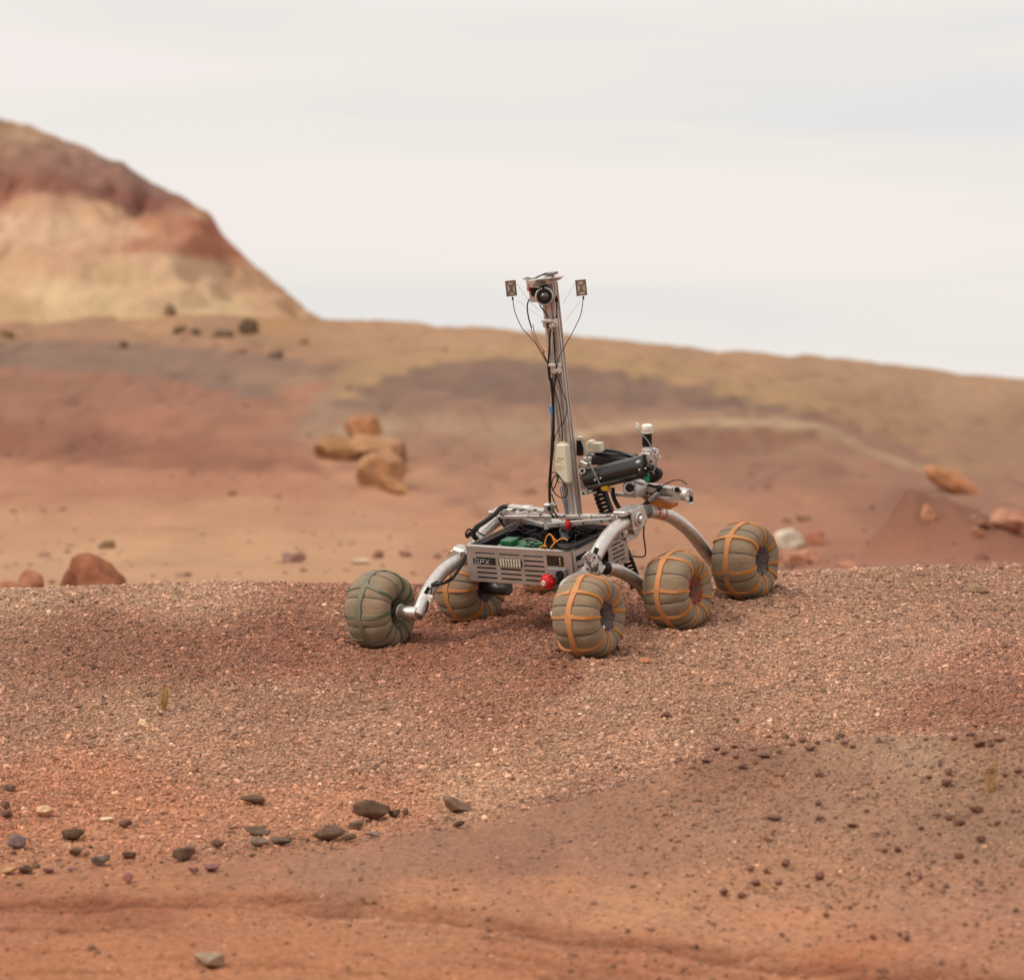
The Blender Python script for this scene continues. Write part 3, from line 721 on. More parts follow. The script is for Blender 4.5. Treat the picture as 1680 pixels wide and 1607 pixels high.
place_rock('stone', 'pale cream chip lying alone on the left of the gravel slope', 'stone', 233, 1192, 20, 13, (222, 190, 150), 174)
place_rock('stone', 'brown stone alone on the gravel below the rover', 'stone', 1093, 1177, 20, 10, (112, 78, 64), 175)
# clods on the front mound
CL = [(1290,1423,17,15),(1232,1430,15,11),(1258,1434,12,9),(1241,1453,22,12),(1278,1452,17,9),(1189,1470,17,12),(1217,1473,16,11),(1347,1444,19,16),(1327,1457,10,6),
(1345,1274,18,8),(1401,1357,22,7),(1347,1347,18,9),(1344,1322,14,8),(1258,1381,14,9),(1453,1400,13,9),(1475,1399,15,11),(1575,1409,19,12),(1612,1381,18,12),(1603,1417,12,9),
(1601,1332,24,15),(1575,1355,24,12),(1558,1347,14,9),(1638,1354,15,9),(1554,1291,20,13),(1558,1271,17,12),(1525,1278,14,7),(1544,1258,10,6),(1628,1270,16,11),(1650,1275,14,9),
(1608,1226,24,11),(1628,1226,14,9),(1642,1217,22,12),(1594,1209,16,9),(1567,1215,13,8),(1671,1270,15,12),(1252,1244,28,10),(1220,1262,18,11),(1330,1232,22,9),(1380,1210,18,8),
(1357,1505,14,8),(1434,1543,13,11),(1479,1538,11,8),(1491,1545,10,13),(1438,1490,10,5),(1396,1492,9,6),(1404,1521,8,5),(1284,1538,12,7),(1493,1437,10,8),(1512,1443,10,8),
(1531,1457,10,8),(1606,1520,9,6),(1586,1519,12,5),(1539,1340,16,6),(1424,1334,10,6),(1459,1369,8,6),(1444,1371,8,5),(1514,1363,11,7),(1543,1372,9,6),(1092,1341,12,7),(1271,1345,26,8),
(1190,1239,16,7),(1208,1246,14,8),(1160,1252,20,7),(1176,1232,14,6),(1300,1224,14,6),(1318,1218,18,7),(1343,1222,12,6),(1236,1232,18,7),(1205,1228,14,6),(1140,1262,12,6),(1360,1218,12,6),(1280,1236,14,6),(1240,1254,12,6),(1400,1228,12,6),(1385,1222,16,6)]
clod_src = {}
for i, (px, base, w_, h_) in enumerate(CL):
    place_rock('clod', 'dark purplish brown clod sitting on the mound at the lower right', 'clod', px, base, w_ * .9, h_ * .85, ((118,82,68), (126,88,72), (108,76,63))[i % 3], 300 + i,
               'clods on the front mound', depth=.85, facets=8, rough=.12, sub=2, sink=.15, lift=.003)
P2 = scatter(1300, 0, 0, 7.2, 9.6, lambda px, y: sstep(850, 1300, px) * (0.25 + 0.75 * (fbm(col2x(px, y) * 3, y * 3, 2, 201) > 0.1)) * (y < mound_edge(px)))
stones_points('loose_grit', P2, 0.010, 0.030, 2.8, 0.25, 0.05, 'dark crumbs of soil strewn over the mound at the lower right', 'soil crumbs', dark=0.70)
P3 = scatter(1500, 0, 0, 7.2, 12.9, lambda px, y: 0.6 + 0 * px)
stones_points('scattered_chips', P3, 0.009, 0.032, 2.6, 0.35, 0.05, 'slightly larger dark chips strewn thinly over the whole near ground', 'stone chips', dark=0.72)

def scatter_far(n):
    y = np.exp(rng.uniform(math.log(19), math.log(125), n)); px = rng.uniform(-250, 1950, n)
    k = rng.uniform(0, 1, n) < 0.25 + 0.75 * (fbm(col2x(px, y) / 4, y / 5, 3, 301) > 0.05)
    return np.stack([px[k], y[k]], 1)
P4 = scatter_far(2600)
_yy = P4[:, 1]
stones_points('far_stones', P4, 0.03, 0.30, 2.4, 0.22, 0.05, 'small stones and crumbs strewn over the slopes beyond the crest', 'far stones', dark=0.74)
# boulders beyond the crest
B2 = 'boulders on the valley floor behind the crest'
for (px, base, w_, h_, rgb, lab, at, sd, kw) in [
 (160,985,94,80,(148,96,70),"large rough red boulder just beyond the crest at left",21.0,1,dict(depth=.8, rough=.12, facets=9)),
 (112,985,34,52,(130,82,60),"lower left shoulder block of the large red boulder",20.6,14,dict(depth=.8, rough=.12)),
 (50,985,46,52,(154,102,76),"smaller red boulder with a pale top at the left edge",20.8,2,dict(depth=.8, rough=.12)),
 (16,985,54,34,(160,108,82),"low red boulder cut by the left picture edge",20.4,3,dict(depth=.8, rough=.12)),
]:
    place_rock('boulder', lab, 'boulder', px, base, w_, h_, rgb, 500 + sd, B2, at=at, **kw)
G3 = 'boulders on the far slopes'
for (px, base, w_, h_, rgb, lab, sd, tl, dp) in [
 (596,716,64,38,(160,118,88),"pointed tan block topping the far rock pile",1,0,.7),
 (620,754,100,46,(158,124,96),"wide rounded tan boulder in the middle of the far rock pile",2,-4,.7),
 (558,753,90,38,(144,112,82),"broken brown boulder on the left of the far rock pile",3,10,.7),
 (536,744,40,24,(170,132,96),"small tan block at the left end of the far rock pile",4,0,.7),
 (616,794,80,60,(164,130,102),"smooth tan boulder at the front of the far rock pile",5,24,.8),
 (646,808,76,20,(158,120,88),"long low slab running down to the right from the far rock pile",6,28,.6),
 (654,770,26,42,(128,96,74),"dark upright block at the right of the far rock pile",7,0,.7),
 (247,518,32,14,(128,98,70),"dark brown rock left of two under the banded butte",8,0,.8),
 (280,517,24,20,(124,94,68),"dark brown rock right of two under the banded butte",9,0,.8),
 (408,547,36,26,(112,86,66),"largest dark rock on the shelf under the butte",10,0,.8),
 (365,553,38,13,(118,92,72),"long low dark rock left of the largest on the shelf",11,0,.8),
 (322,549,18,12,(120,94,72),"small dark rock on the shelf, second from left",12,0,.8),
 (296,546,24,14,(128,96,74),"small brown rock leftmost on the shelf",13,0,.8),
 (451,587,28,14,(118,88,72),"dark rock alone on the purple slope below the shelf",14,0,.8),
 (395,579,26,11,(158,112,88),"reddish rock left of the lone dark rock on the purple slope",15,0,.8),
 (498,562,18,9,(150,116,86),"small tan rock right of the shelf near the ridge",16,0,.8),
 (204,571,16,14,(120,98,72),"small dark tuft shaped rock on the far left purple slope",17,0,.8),
 (12,552,26,10,(132,104,70),"low olive rock at the left edge under the butte",18,0,.8),
 (1557,806,108,34,(186,124,86),"long orange slab lying tilted across the small red mound",19,27,.4),
 (1519,853,26,24,(200,136,104),"small orange block on the flank of the small red mound",20,25,.8),
 (1655,868,66,34,(188,128,100),"orange boulder near the right edge beyond the crest",21,8,.8),
 (1608,862,36,18,(150,104,84),"low dark red rock left of the orange boulder at right",22,12,.8),
 (1606,878,24,14,(190,128,100),"small orange rock low at right beyond the crest",23,0,.8),
 (1294,898,54,32,(206,182,160),"pale cream boulder just behind the last wheel",24,6,.7),
 (1336,892,34,24,(182,118,92),"orange rock right of the pale cream boulder",25,0,.8),
 (1300,928,46,24,(194,134,106),"low orange rock in front of the pale cream boulder",26,0,.8),
 (1330,924,42,24,(184,124,98),"second low orange rock right of the first beyond the crest",27,0,.8),
 (1390,932,36,12,(180,120,94),"faint low orange rock near the crest at right",28,0,.8),
 (175,900,30,16,(156,124,92),"olive tan tuft shaped rock above the large red boulder",29,0,.8),
 (480,922,44,15,(150,108,94),"purple brown low rock on the valley floor left of the rover",30,6,.8),
 (620,915,20,13,(152,108,88),"small brown rock on the valley floor above the green strapped wheel",31,0,.8),
 (664,913,24,10,(158,114,96),"small purple rock on the valley floor left of the suspension arm",32,0,.8),
 (590,925,36,10,(196,158,132),"faint pale patch of rock on the valley floor",33,0,.8),
 (380,812,18,8,(160,112,86),"tiny brown rock in the middle of the sandy slope at left",34,0,.8),
 (70,912,22,10,(160,122,96),"small brown rock above the left boulders",35,0,.8),
]:
    rgb = (int(rgb[0] * (1.03 if sd <= 7 else .93)), int(rgb[1] * .97), int(rgb[2] * (.9 if sd <= 7 else .98)))
    kw_ = dict(cut=.95, rough=.16, sink=.05) if sd == 19 else (dict(cut=.66, rough=.05, sub=4, sink=.3) if sd <= 7 else dict(cut=.62, rough=.12, sink=.3))
    place_rock('boulder', lab, 'boulder', px, base, w_, h_, rgb, 600 + sd, G3, tilt=tl, depth=dp, ymin=19.0, facets=13, **kw_)

# dry plants
def sprig(px, base, h_px, w_px, rgb, label, seed, n=40):
    R = random.Random(seed); x, y, z = ground_hit(px, base); s = y / F
    mb = MB()
    for i in range(n):
        a = R.uniform(0, 6.28); r0 = R.uniform(0, .2) * w_px * s; r1 = R.uniform(.1, .55) * w_px * s; h = R.uniform(.3, 1) * h_px * s
        p0 = Vector((math.cos(a) * r0, math.sin(a) * r0, -0.01)); p2 = Vector((math.cos(a) * r1, math.sin(a) * r1, h))
        p1 = (p0 + p2) / 2 + Vector((R.uniform(-.004, .004), R.uniform(-.004, .004), h * .1))
        mb.tube([p0, p1, p2], 0.0007, 4)
        if R.random() < .6: mb.ball(p2, (0.0022, 0.0022, 0.003), 5, 4)
    o = mb.build('dry_plant', mat('straw_%d' % seed, alb(rgb), rough=.9, spec=.1), None)
    o.location = (x, y, z); o['label'] = label; o['category'] = 'plant'
sprig(268, 1168, 46, 16, (206, 160, 92), 'small dry yellow sprig growing from the gravel at left', 1)
sprig(1628, 1300, 60, 30, (196, 150, 98), 'faint dry straw tuft on the front mound at far right', 2, 26)
sprig(1250, 1462, 10, 60, (200, 152, 96), 'thin dry straw lying among the clods on the mound', 3, 8)

# ------------------------------------------------------------------ the rover
ALU = mat('brushed_aluminium', (0.60, 0.56, 0.52), rough=0.36, metal=0.88, var=0.12, vscale=60, bump=0.15, bscale=400)
ALUW = mat('pale_aluminium', (0.58, 0.54, 0.50), rough=0.40, metal=0.75, var=0.10, vscale=50)
PANEL = mat('panel_metal', (0.56, 0.51, 0.47), rough=0.40, metal=0.85, var=0.08, vscale=14)
BLACK = mat('black_plastic', (0.010, 0.009, 0.009), rough=0.5, var=0.3, spec=.25)
TUBEB = mat('carbon_tube', (0.012, 0.010, 0.009), rough=0.26, var=0.1, vscale=12, spec=0.6)
RUBB = mat('cable_rubber', (0.016, 0.012, 0.011), rough=0.55, var=0.2, spec=.25)
WHITE = mat('white_plastic', (0.70, 0.66, 0.58), rough=0.45, var=0.04)
CREAM = mat('cream_plastic', (0.66, 0.60, 0.46), rough=0.42, var=0.05, vscale=20)
RED = mat('red_plastic', (0.55, 0.012, 0.015), rough=0.35, var=0.1)
GREEN = mat('green_board', (0.010, 0.10, 0.035), rough=0.4, var=0.4, vscale=120)
YEL = mat('yellow_tape', (0.80, 0.45, 0.02), rough=0.5)
GRT = mat('green_tape', (0.01, 0.26, 0.12), rough=0.5)
BLU = mat('blue_tape', (0.05, 0.22, 0.50), rough=0.5)
ORW = mat('orange_wire', (0.80, 0.30, 0.03), rough=0.5)
ORP = mat('orange_printed_plastic', (0.42, 0.14, 0.025), rough=0.45, var=0.15)
DARK = mat('dark_steel', (0.07, 0.065, 0.06), rough=0.4, metal=0.6)
BLUW = mat('blue_wire', (0.06, 0.13, 0.26), rough=0.5)
REDW = mat('red_wire', (0.40, 0.05, 0.03), rough=0.5)
GREYM = mat('grey_plastic', (0.20, 0.19, 0.18), rough=0.5)
GOLD = mat('brass', (0.60, 0.42, 0.16), rough=0.4, metal=0.5)

rover = bpy.data.objects.new('rover', None); COL.objects.link(rover)
base_c = Vector((0, 0, -WR))
rover.matrix_world = Matrix.Translation(r2w(base_c)) @ MR.to_4x4()
rover['label'] = 'six wheeled aluminium rover with mast, robot arm and strapped balloon wheels on the gravel crest'
rover['category'] = 'rover'
ROOT_SHIFT = Matrix.Translation(-base_c)      # parts are modelled about the axle-height origin
def part(mb, name, mats, parent=None, label=None):
    r_ = []
    for q in mb.split():
        o = q.build(name, mats, rover); o.data.transform(ROOT_SHIFT); r_.append(o)
        if label: o['label'] = label
    return r_[0]
def apart(mb, name, mats, label=None):        # a part whose children are given in rover coordinates too
    o = part(mb, name, mats, None, label); return o
def sub(mb, name, mats, parent, label=None):
    r_ = []
    for q in mb.split():
        o = q.build(name, mats, parent); o.data.transform(ROOT_SHIFT); r_.append(o)
        if label: o['label'] = label
    return r_[0]

# ---------- wheels
HS, HR = [], []
_prof = spline([Vector((s, r, 0)) for s, r in [(.018, .034), (.040, .037), (.058, .045), (.072, .058), (.080, .078), (.078, .101), (.062, .1195), (.034, .1300), (0, .1335),
         (-.034, .1300), (-.062, .1195), (-.078, .101), (-.080, .078), (-.072, .058), (-.058, .045), (-.040, .037), (-.018, .034)]], 5)
NP_ = len(_prof)
def psurf(t, a, off=0.0, fa=None):           # t in 0..1 along the profile, a angle
    x = t * (NP_ - 1); i = min(int(x), NP_ - 2); u = x - i
    p = _prof[i].lerp(_prof[i + 1], u)
    j0 = max(i - 1, 0); j1 = min(i + 2, NP_ - 1); d = _prof[j1] - _prof[j0]
    n = Vector((d.y, -d.x, 0)).normalized()
    if t < .5 and n.x < 0 and i > 12: n = n
    n = -n if n.dot(Vector((p.x, p.y - 0.075, 0))) < 0 else n
    r = 1.0
    q = p + n * off
    return Vector((q.x, q.y * math.cos(a), q.y * math.sin(a)))
def puff(a, t, spin):
    k = (a - spin) / (math.pi / 4); f = k - round(k)          # 0 on a seam
    d = abs(f) * math.pi / 4 * 0.11                            # metres from the seam
    e = math.sin(math.pi * min(max((t - .06) / .88, 0), 1)) ** 0.5
    g = abs(abs(f) - .5) * math.pi / 4 * 0.11                  # metres from the strap line
    return (-0.0042 * math.exp(-(d / 0.0060) ** 1.2) - 0.0022 * math.exp(-(g / 0.010) ** 2) + 0.0012) * e
def wheel_mesh(spin, seed):
    mb = MB(); A = []
    for k in range(8):
        for q in (-0.022, 0.022, 0.06, 0.11, 0.18, 0.26, math.pi / 8, math.pi / 4 - .26, math.pi / 4 - .18, math.pi / 4 - .11, math.pi / 4 - .06):
            A.append((spin + k * math.pi / 4 + q, q == -0.022))
    A.sort(); n = len(A); m = NP_
    off = Vector((seed * 7.1, 0, 0)); vs = []
    for (a, _) in A:
        for j in range(m):
            t = j / (m - 1)
            p = psurf(t, a, puff(a, t, spin)); p *= 1 + 0.016 * mnoise.noise(p * 18 + off) + 0.030 * mnoise.noise(p * 8 + off) + 0.005 * mnoise.noise(p * 60 + off)
            vs.append(p)
    b = len(mb.v); mb.v += [tuple(v) for v in vs]
    for i in range(n):
        for j in range(m - 1):
            i2 = (i + 1) % n
            mb.f.append([i * m + j, i * m + j + 1, i2 * m + j + 1, i2 * m + j]); mb.m.append(1 if A[i][1] else 0); mb.s.append(True)
    return mb
def ribbon(mb, pts, hw, h, mi=0, mi2=None, frac=.3):     # pts: list of (t, a, halfwidth_dir_is_t)
    rings = []
    for (t, a, dt, da, w) in pts:
        base_o, top_o = -0.004, h
        l0 = psurf(min(max(t - dt * w, 0), 1), a - da * w, base_o); l1 = psurf(min(max(t - dt * w * .9, 0), 1), a - da * w * .9, top_o)
        r1 = psurf(min(max(t + dt * w * .9, 0), 1), a + da * w * .9, top_o); r0 = psurf(min(max(t + dt * w, 0), 1), a + da * w, base_o)
        rings.append((l0, l1, r1, r0))
    vs = [p for r in rings for p in r]; fs = []
    for i in range(len(rings) - 1):
        for k in range(3): fs.append((i * 4 + k, i * 4 + k + 1, (i + 1) * 4 + k + 1, (i + 1) * 4 + k))
    if mi2 is None: mb.add(vs, fs, mi, False)
    else:
        b0 = len(mb.v); mb.v += [tuple(v) for v in vs]
        for j, f in enumerate(fs):
            mb.f.append([q + b0 for q in f]); mb.m.append(mi2 if (j // 3) / (len(rings) - 1) > frac else mi); mb.s.append(False)
    mb.add([*rings[0]], [(0, 1, 2, 3)], mi); mb.add([*rings[-1]], [(3, 2, 1, 0)], mi)
PLEN = sum((_prof[i + 1] - _prof[i]).length for i in range(NP_ - 1))
def strap_mesh(spin, seed, style):
    mb = MB(); R = random.Random(seed)
    w0 = 0.0066; n = 120
    ph = R.uniform(0, 6)
    pts = []
    for i in range(n + 1):
        a = 2 * math.pi * i / n
        k = (a - spin - math.pi / 8) / (math.pi / 4); f = abs(k - round(k)) * math.pi / 4 * .133
        w = w0 * (1 + 0.5 * math.exp(-f / 0.010))
        pts.append((0.5 + 0.010 * math.sin(2 * a + ph) + 0.006 * math.sin(5 * a + 2 * ph), a, 1.0 / PLEN, 0, w))
    ribbon(mb, pts, 1, 0.0035)
    for k in range(8):
        a0 = spin + math.pi / 8 + k * math.pi / 4 + R.uniform(-.15, .15)
        for side in (1, -1):
            wob = R.uniform(-.22, .22); ph2 = R.uniform(-.5, .5); ext = R.uniform(0.31, 0.345); am = R.uniform(.04, .09) if style == 'green' else R.uniform(.01, .06)
            pts = []
            for i in range(25):
                q = i / 24; t = 0.5 - side * (0.012 + ext * q)
                r = max(0.03, math.hypot(*psurf(t, 0)[1:]))
                a = a0 + wob * q * q + am * math.sin(q * 6 + ph2)
                w = (0.0046 * (1 + 0.9 * math.exp(-q / 0.07) + (0.7 if style == 'orange' else .3) * math.exp(-(1 - q) / 0.10)))
                pts.append((t, a, 0, 1.0 / r, w))
            ribbon(mb, pts, 1, 0.0038, 0, 1, R.uniform(.2, .4))
    if style == 'green':
        for side in (1, -1):
            pts = []
            for i in range(65):
                a = 2 * math.pi * i / 64
                k = (a - spin - math.pi / 8) / (math.pi / 4); f = abs(k - round(k)) * math.pi / 4 * .05
                pts.append((0.5 - side * (0.345 + 0.008 * math.sin(3 * a)), a, 1.0 / PLEN, 0, 0.006 * (1 + .7 * math.exp(-f / .008))))
            ribbon(mb, pts, 1, 0.0036)
    return mb
def tyre_mat():
    m = mat('tyre_canvas', (0.250, 0.195, 0.130), rough=0.9, var=0.14, vscale=14, bump=0.5, bscale=260, spec=0.15)
    if 'dusty' not in m:
        m['dusty'] = 1; t = m.node_tree; b = t.nodes['Principled BSDF']; src = b.inputs['Base Color'].links[0].from_socket
        tcx = N(t, 'ShaderNodeTexCoord'); n = N(t, 'ShaderNodeTexNoise'); n.inputs['Scale'].default_value = 9; n.inputs['Detail'].default_value = 7; n.inputs['Roughness'].default_value = .68
        t.links.new(tcx.outputs['Object'], n.inputs['Vector']); r = N(t, 'ShaderNodeMapRange'); r.inputs['From Min'].default_value = .42; r.inputs['From Max'].default_value = .68; r.inputs['To Max'].default_value = .55
        t.links.new(n.outputs['Fac'], r.inputs['Value']); mx_ = N(t, 'ShaderNodeMix', data_type='RGBA'); t.links.new(r.outputs[0], mx_.inputs[0]); t.links.new(src, mx_.inputs[6]); mx_.inputs[7].default_value = (.30, .165, .10, 1)
        t.links.new(mx_.outputs[2], b.inputs['Base Color'])
        w_ = N(t, 'ShaderNodeTexNoise'); w_.inputs['Scale'].default_value = 38; w_.inputs['Detail'].default_value = 5; w_.inputs['Distortion'].default_value = 1.6; mpn = N(t, 'ShaderNodeMapping'); mpn.inputs['Scale'].default_value = (.45, 1, 1)
        t.links.new(tcx.outputs['Object'], mpn.inputs['Vector']); t.links.new(mpn.outputs[0], w_.inputs['Vector'])
        b2 = N(t, 'ShaderNodeBump'); b2.inputs['Strength'].default_value = .55; b2.inputs['Distance'].default_value = .006
        t.links.new(w_.outputs['Fac'], b2.inputs['Height']); old = b.inputs['Normal'].links[0].from_socket; t.links.new(old, b2.inputs['Normal']); t.links.new(b2.outputs[0], b.inputs['Normal'])
    return m
SEAMM = mat('seam_thread', (0.075, 0.060, 0.048), rough=0.8, var=.6, vscale=22)
STRO = mat('orange_strap', (0.50, 0.215, 0.080), rough=0.6, var=0.16, vscale=18, bump=0.3, bscale=500, spec=0.3)
STRG = mat('green_strap', (0.160, 0.150, 0.102), rough=0.6, var=0.22, vscale=14, bump=0.3, bscale=500, spec=0.3)
STRO2 = mat('amber_strap', (0.46, 0.165, 0.018), rough=0.5, var=0.2, vscale=18, bump=0.3, bscale=500, spec=0.35)
STRG2 = mat('mid_green_strap', (0.065, 0.100, 0.050), rough=0.55, var=0.2, vscale=18)
STRGD = mat('deep_green_strap', (0.05, 0.13, 0.06), rough=0.5)
PURP = mat('purple_cord', (0.10, 0.075, 0.13), rough=0.7)
for wi, (nm, c, spin, toe, camb) in enumerate(WHEELS):
    style = 'green' if nm == 'A' else 'orange'
    w = wheel_mesh(spin, wi).build('wheel', [tyre_mat(), SEAMM], rover)
    w.location = c - base_c; w.rotation_euler = (0, math.radians(camb), math.radians(toe))
    w['label'] = {'A': 'front left wheel laced with green straps', 'B': 'middle left wheel with orange straps, behind the box', 'C': 'rear left wheel, mostly hidden behind the box',
                  'D': 'front right wheel with orange straps, nearest', 'E': 'middle right wheel with orange straps', 'F': 'rear right wheel with orange straps, highest'}[nm]
    strap_mesh(spin, 40 + wi, style).build('strap_web', [STRG, STRG2] if style == 'green' else [STRO, STRO2], w)
    hb = MB()
    hb.cyl((-.026, 0, 0), (.026, 0, 0), 0.036, 24); 
    sgn = 1 if c.x > 0 else -1
    hb.cyl((-sgn * .034, 0, 0), (-sgn * .088, 0, 0), 0.020, 20, bev=.002); hb.cyl((sgn * .034, 0, 0), (sgn * .042, 0, 0), 0.014, 16)
    for k in range(6):
        a = k * math.pi / 3; hb.cyl((sgn * .034, .021 * math.cos(a), .021 * math.sin(a)), (sgn * .038, .021 * math.cos(a), .021 * math.sin(a)), .003, 8)
    hb.build('hub', DARK, w)
    R = random.Random(900 + wi); cd = MB()
    if style == 'orange':
        for side in (1, -1):
            ring1 = [psurf(0.5 - side * 0.350, spin + math.pi / 8 + k * math.pi / 4 + R.uniform(-.1, .1), 0.004) for k in range(8)]
            for k in range(8):
                a, b = ring1[k], ring1[(k + 1) % 8]
                for q in range(2):
                    mid = (a + b) / 2 + Vector((side * R.uniform(-.010, .004), R.uniform(-.011, .011), R.uniform(-.011, .011)))
                    cd.tube(spline([a + Vector((0, R.uniform(-.003, .003), R.uniform(-.003, .003))), mid, b + Vector((0, R.uniform(-.004, .004), R.uniform(-.004, .004)))], 4), 0.0011, 5)
                if R.random() < .7:
                    b2 = ring1[(k + 3) % 8]; cd.tube(spline([a, (a + b2) / 2 + Vector((side * .002, 0, 0)), b2], 4), 0.0010, 5)
                cd.ball(a, .0042, 8, 6)
        for q in cd.split(): q.build('lacing_cord', REDW if nm == 'E' else PURP, w)
        if nm == 'D':
            kn = MB(); kn.ball(psurf(.73, 2.75, .006), (.006, .007, .011), 10, 8); kn.ball(psurf(.18, 3.6, .006), (.004, .005, .007), 10, 8); [q.build('strap_knot', WHITE, w) for q in kn.split()]
    else:
        for k in range(5):
            a0 = spin + k * 1.3; cd.tube(spline([psurf(.5 - .36, a0, .004), psurf(.5 - .30, a0 + .12, .004), psurf(.5 - .2, a0 + .15, .003)], 5), .0012, 5)
        for q in cd.split(): q.build('lacing_cord', STRGD, w)

# ---------- electronics box : panel geometry in rover axes
BW, BL0, BL1, BU0, BU1 = 0.2125, None, None, None, None
pf = RP(767, 897, w=-BW); pb = RP(772, 955, w=-BW)
pfR = RP(935, 903, w=BW)
BL0 = (pf.y + pfR.y) / 2; BU1 = (pf.z + pfR.z) / 2
BU0 = BU1 - 0.122; BL1 = BL0 + 0.335
box = apart(MB().box((0, (BL0 + BL1) / 2, BU0 + .002), (2 * BW - .004, BL1 - BL0 - .004, .004)), 'electronics_box', PANEL)
H_ = BU1 - BU0; W2 = 2 * BW
holes = []
for cx0, cx1 in ((.085, .275), (.315, .51), (.545, .735)):
    for k, v in enumerate((.115, .235, .375, .49, .61, .72)):
        vv = 1 - (.185 + k * .138)
        if k == 2 and cx0 < .2: continue
        if k in (2,) and cx0 < .4: cx0b = .42
        else: cx0b = cx0
        holes.append((cx0b * W2, cx1 * W2, (vv - .024) * H_, (vv + .024) * H_))
holes.append((.785 * W2, .905 * W2, .60 * H_, .86 * H_))
fp = MB().plate((-BW, BL0, BU0), (1, 0, 0), (0, 0, 1), W2, H_, -.003, [])
fp = MB()
# front plate faces -l : x axis +w, y axis +u, normal = x × y = -l
fp.plate((-BW, BL0, BU0), (1, 0, 0), (0, 0, 1), W2, H_, .003, holes)
fp.box((0, BL0 + .008, BU1 - .0012), (W2, .022, .0025))
sub(fp, 'front_panel', PANEL, box)
# right side plate: x axis +l, y axis +u, normal +w, real opening in the middle (round) and slots
D_ = BL1 - BL0
sh = []
for k in range(6):
    v = 0.14 + k * .125
    if k < 4: sh.append((.055 * D_, .20 * D_, (v - .02) * H_, (v + .02) * H_))
    sh.append((.70 * D_, (.92 if k % 3 else .80) * D_, (v - .02) * H_, (v + .02) * H_))
    if not k % 3: sh.append((.83 * D_, .92 * D_, (v - .02) * H_, (v + .02) * H_))
sh.append((.045 * D_, .27 * D_, .68 * H_, .84 * H_))
for i in range(8):                                # round opening as stacked strips
    a0 = -1 + i * .25; a1 = a0 + .25; hw_ = math.sqrt(max(0, 1 - ((a0 + a1) / 2) ** 2)) * .15
    sh.append(((.48 - hw_) * D_, (.48 + hw_) * D_, (.45 + a0 * .38) * H_, (.45 + a1 * .38) * H_))
sp_ = MB().plate((BW, BL0 + .003, BU0), (0, 1, 0), (0, 0, 1), D_ - .003, H_, .003, sh)
sp_.box((BW - .008, (BL0 + BL1) / 2, BU1 - .0012), (.018, D_ - .03, .0025))
sub(sp_, 'side_panel', PANEL, box)
sub(MB().plate((-BW, BL1, BU0), (0, -1, 0), (0, 0, 1), D_ - .003, H_, .003, []), 'side_panel', PANEL, box)
sub(MB().plate((BW, BL1, BU0), (-1, 0, 0), (0, 0, 1), W2, H_, .003, []), 'rear_panel', PANEL, box)
Bx = lambda fx, fu, off=0.0: Vector((-BW + fx * W2, BL0 - .003 - off, BU0 + fu * H_))
# inside
ins = MB()
ins.box((0, BL0 + .012, BU0 + H_ * .42), (W2 * .96, .004, H_ * .7)); ins.box((BW - .012, BL0 + D_ / 2, BU0 + H_ * .42), (.004, D_ * .9, H_ * .7))
ins.box((-BW + .010, BL0 + D_ / 2, BU0 + H_ * .46), (.004, D_ * .9, H_ * .86)); ins.box((0, BL1 - .010, BU0 + H_ * .46), (W2 * .94, .004, H_ * .86))
ins.box((0.02, BL0 + D_ * .62, BU0 + H_ * .22), (W2 * .80, D_ * .5, H_ * .34), bev=.004)
sub(ins, 'inner_tray', BLACK, box)
gb = MB()
gb.box((-.075, BL0 + .08, BU1 - .014), (.12, .09, .002), Matrix.Rotation(.12, 3, 'X')); gb.box((.045, BL0 + .055, BU1 - .004), (.03, .018, .022), Matrix.Rotation(.5, 3, 'Z'))
gb.box((.005, BL0 + .05, BU1 - .006), (.022, .015, .012)); gb.box((-.09, BL0 + .085, BU1 - .002), (.05, .05, .018), bev=.003)
sub(gb, 'circuit_board', GREEN, box)
R = random.Random(5); wb = MB()
for k in range(26):
    a = Vector((R.uniform(-.17, .17), BL0 + R.uniform(.03, .28), BU1 - .045)); b = a + Vector((R.uniform(-.09, .09), R.uniform(-.06, .06), 0)); mid = (a + b) / 2 + Vector((R.uniform(-.02, .02), 0, R.uniform(.015, .055)))
    wb.tube(spline([a, mid, b], 6), R.uniform(.0012, .0026), 6)
for k in range(5):      # thick loom lying over the right corner
    wb.tube(spline([RP(915 + k, 893 + k, u=BU1 + .004), RP(935, 893 + k * 1.5, u=BU1 + .006 + .002 * k), RP(958, 886 + k, u=BU1 + .008), RP(985, 874 + k, u=BU1 + .01), RP(1003, 866 + k, u=BU1)], 6), .0042, 8)
sub(wb, 'wire_loom', RUBB, box)
ow = MB()
for pts in ([(893, 897), (896, 882), (902, 876), (910, 884), (914, 889)], [(903, 898), (914, 887), (924, 883), (931, 886)], [(884, 899), (893, 894), (897, 897)], [(906, 880), (909, 890), (905, 897)]):
    l0 = BL0 + .03
    ow.tube(spline([RP(a, b, l=l0) for a, b in pts], 6), .0019, 6)
sub(ow, 'orange_wires', ORW, box)
gw = MB(); gw.tube(spline([RP(a, b, l=BL0 + .05) for a, b in [(850, 890), (862, 884), (874, 884), (886, 889)]], 6), .0018, 6)
gw.tube(spline([RP(a, b, l=BL0 + .05) for a, b in [(843, 897), (860, 892), (880, 897)]], 6), .0014, 6); sub(gw, 'grey_wire', GREYM, box)
sub(MB().box(RP(928, 874, l=BL1 - .03), (.035, .02, .035)), 'battery_block', mat('slate_casing', (.16, .16, .18)), box)
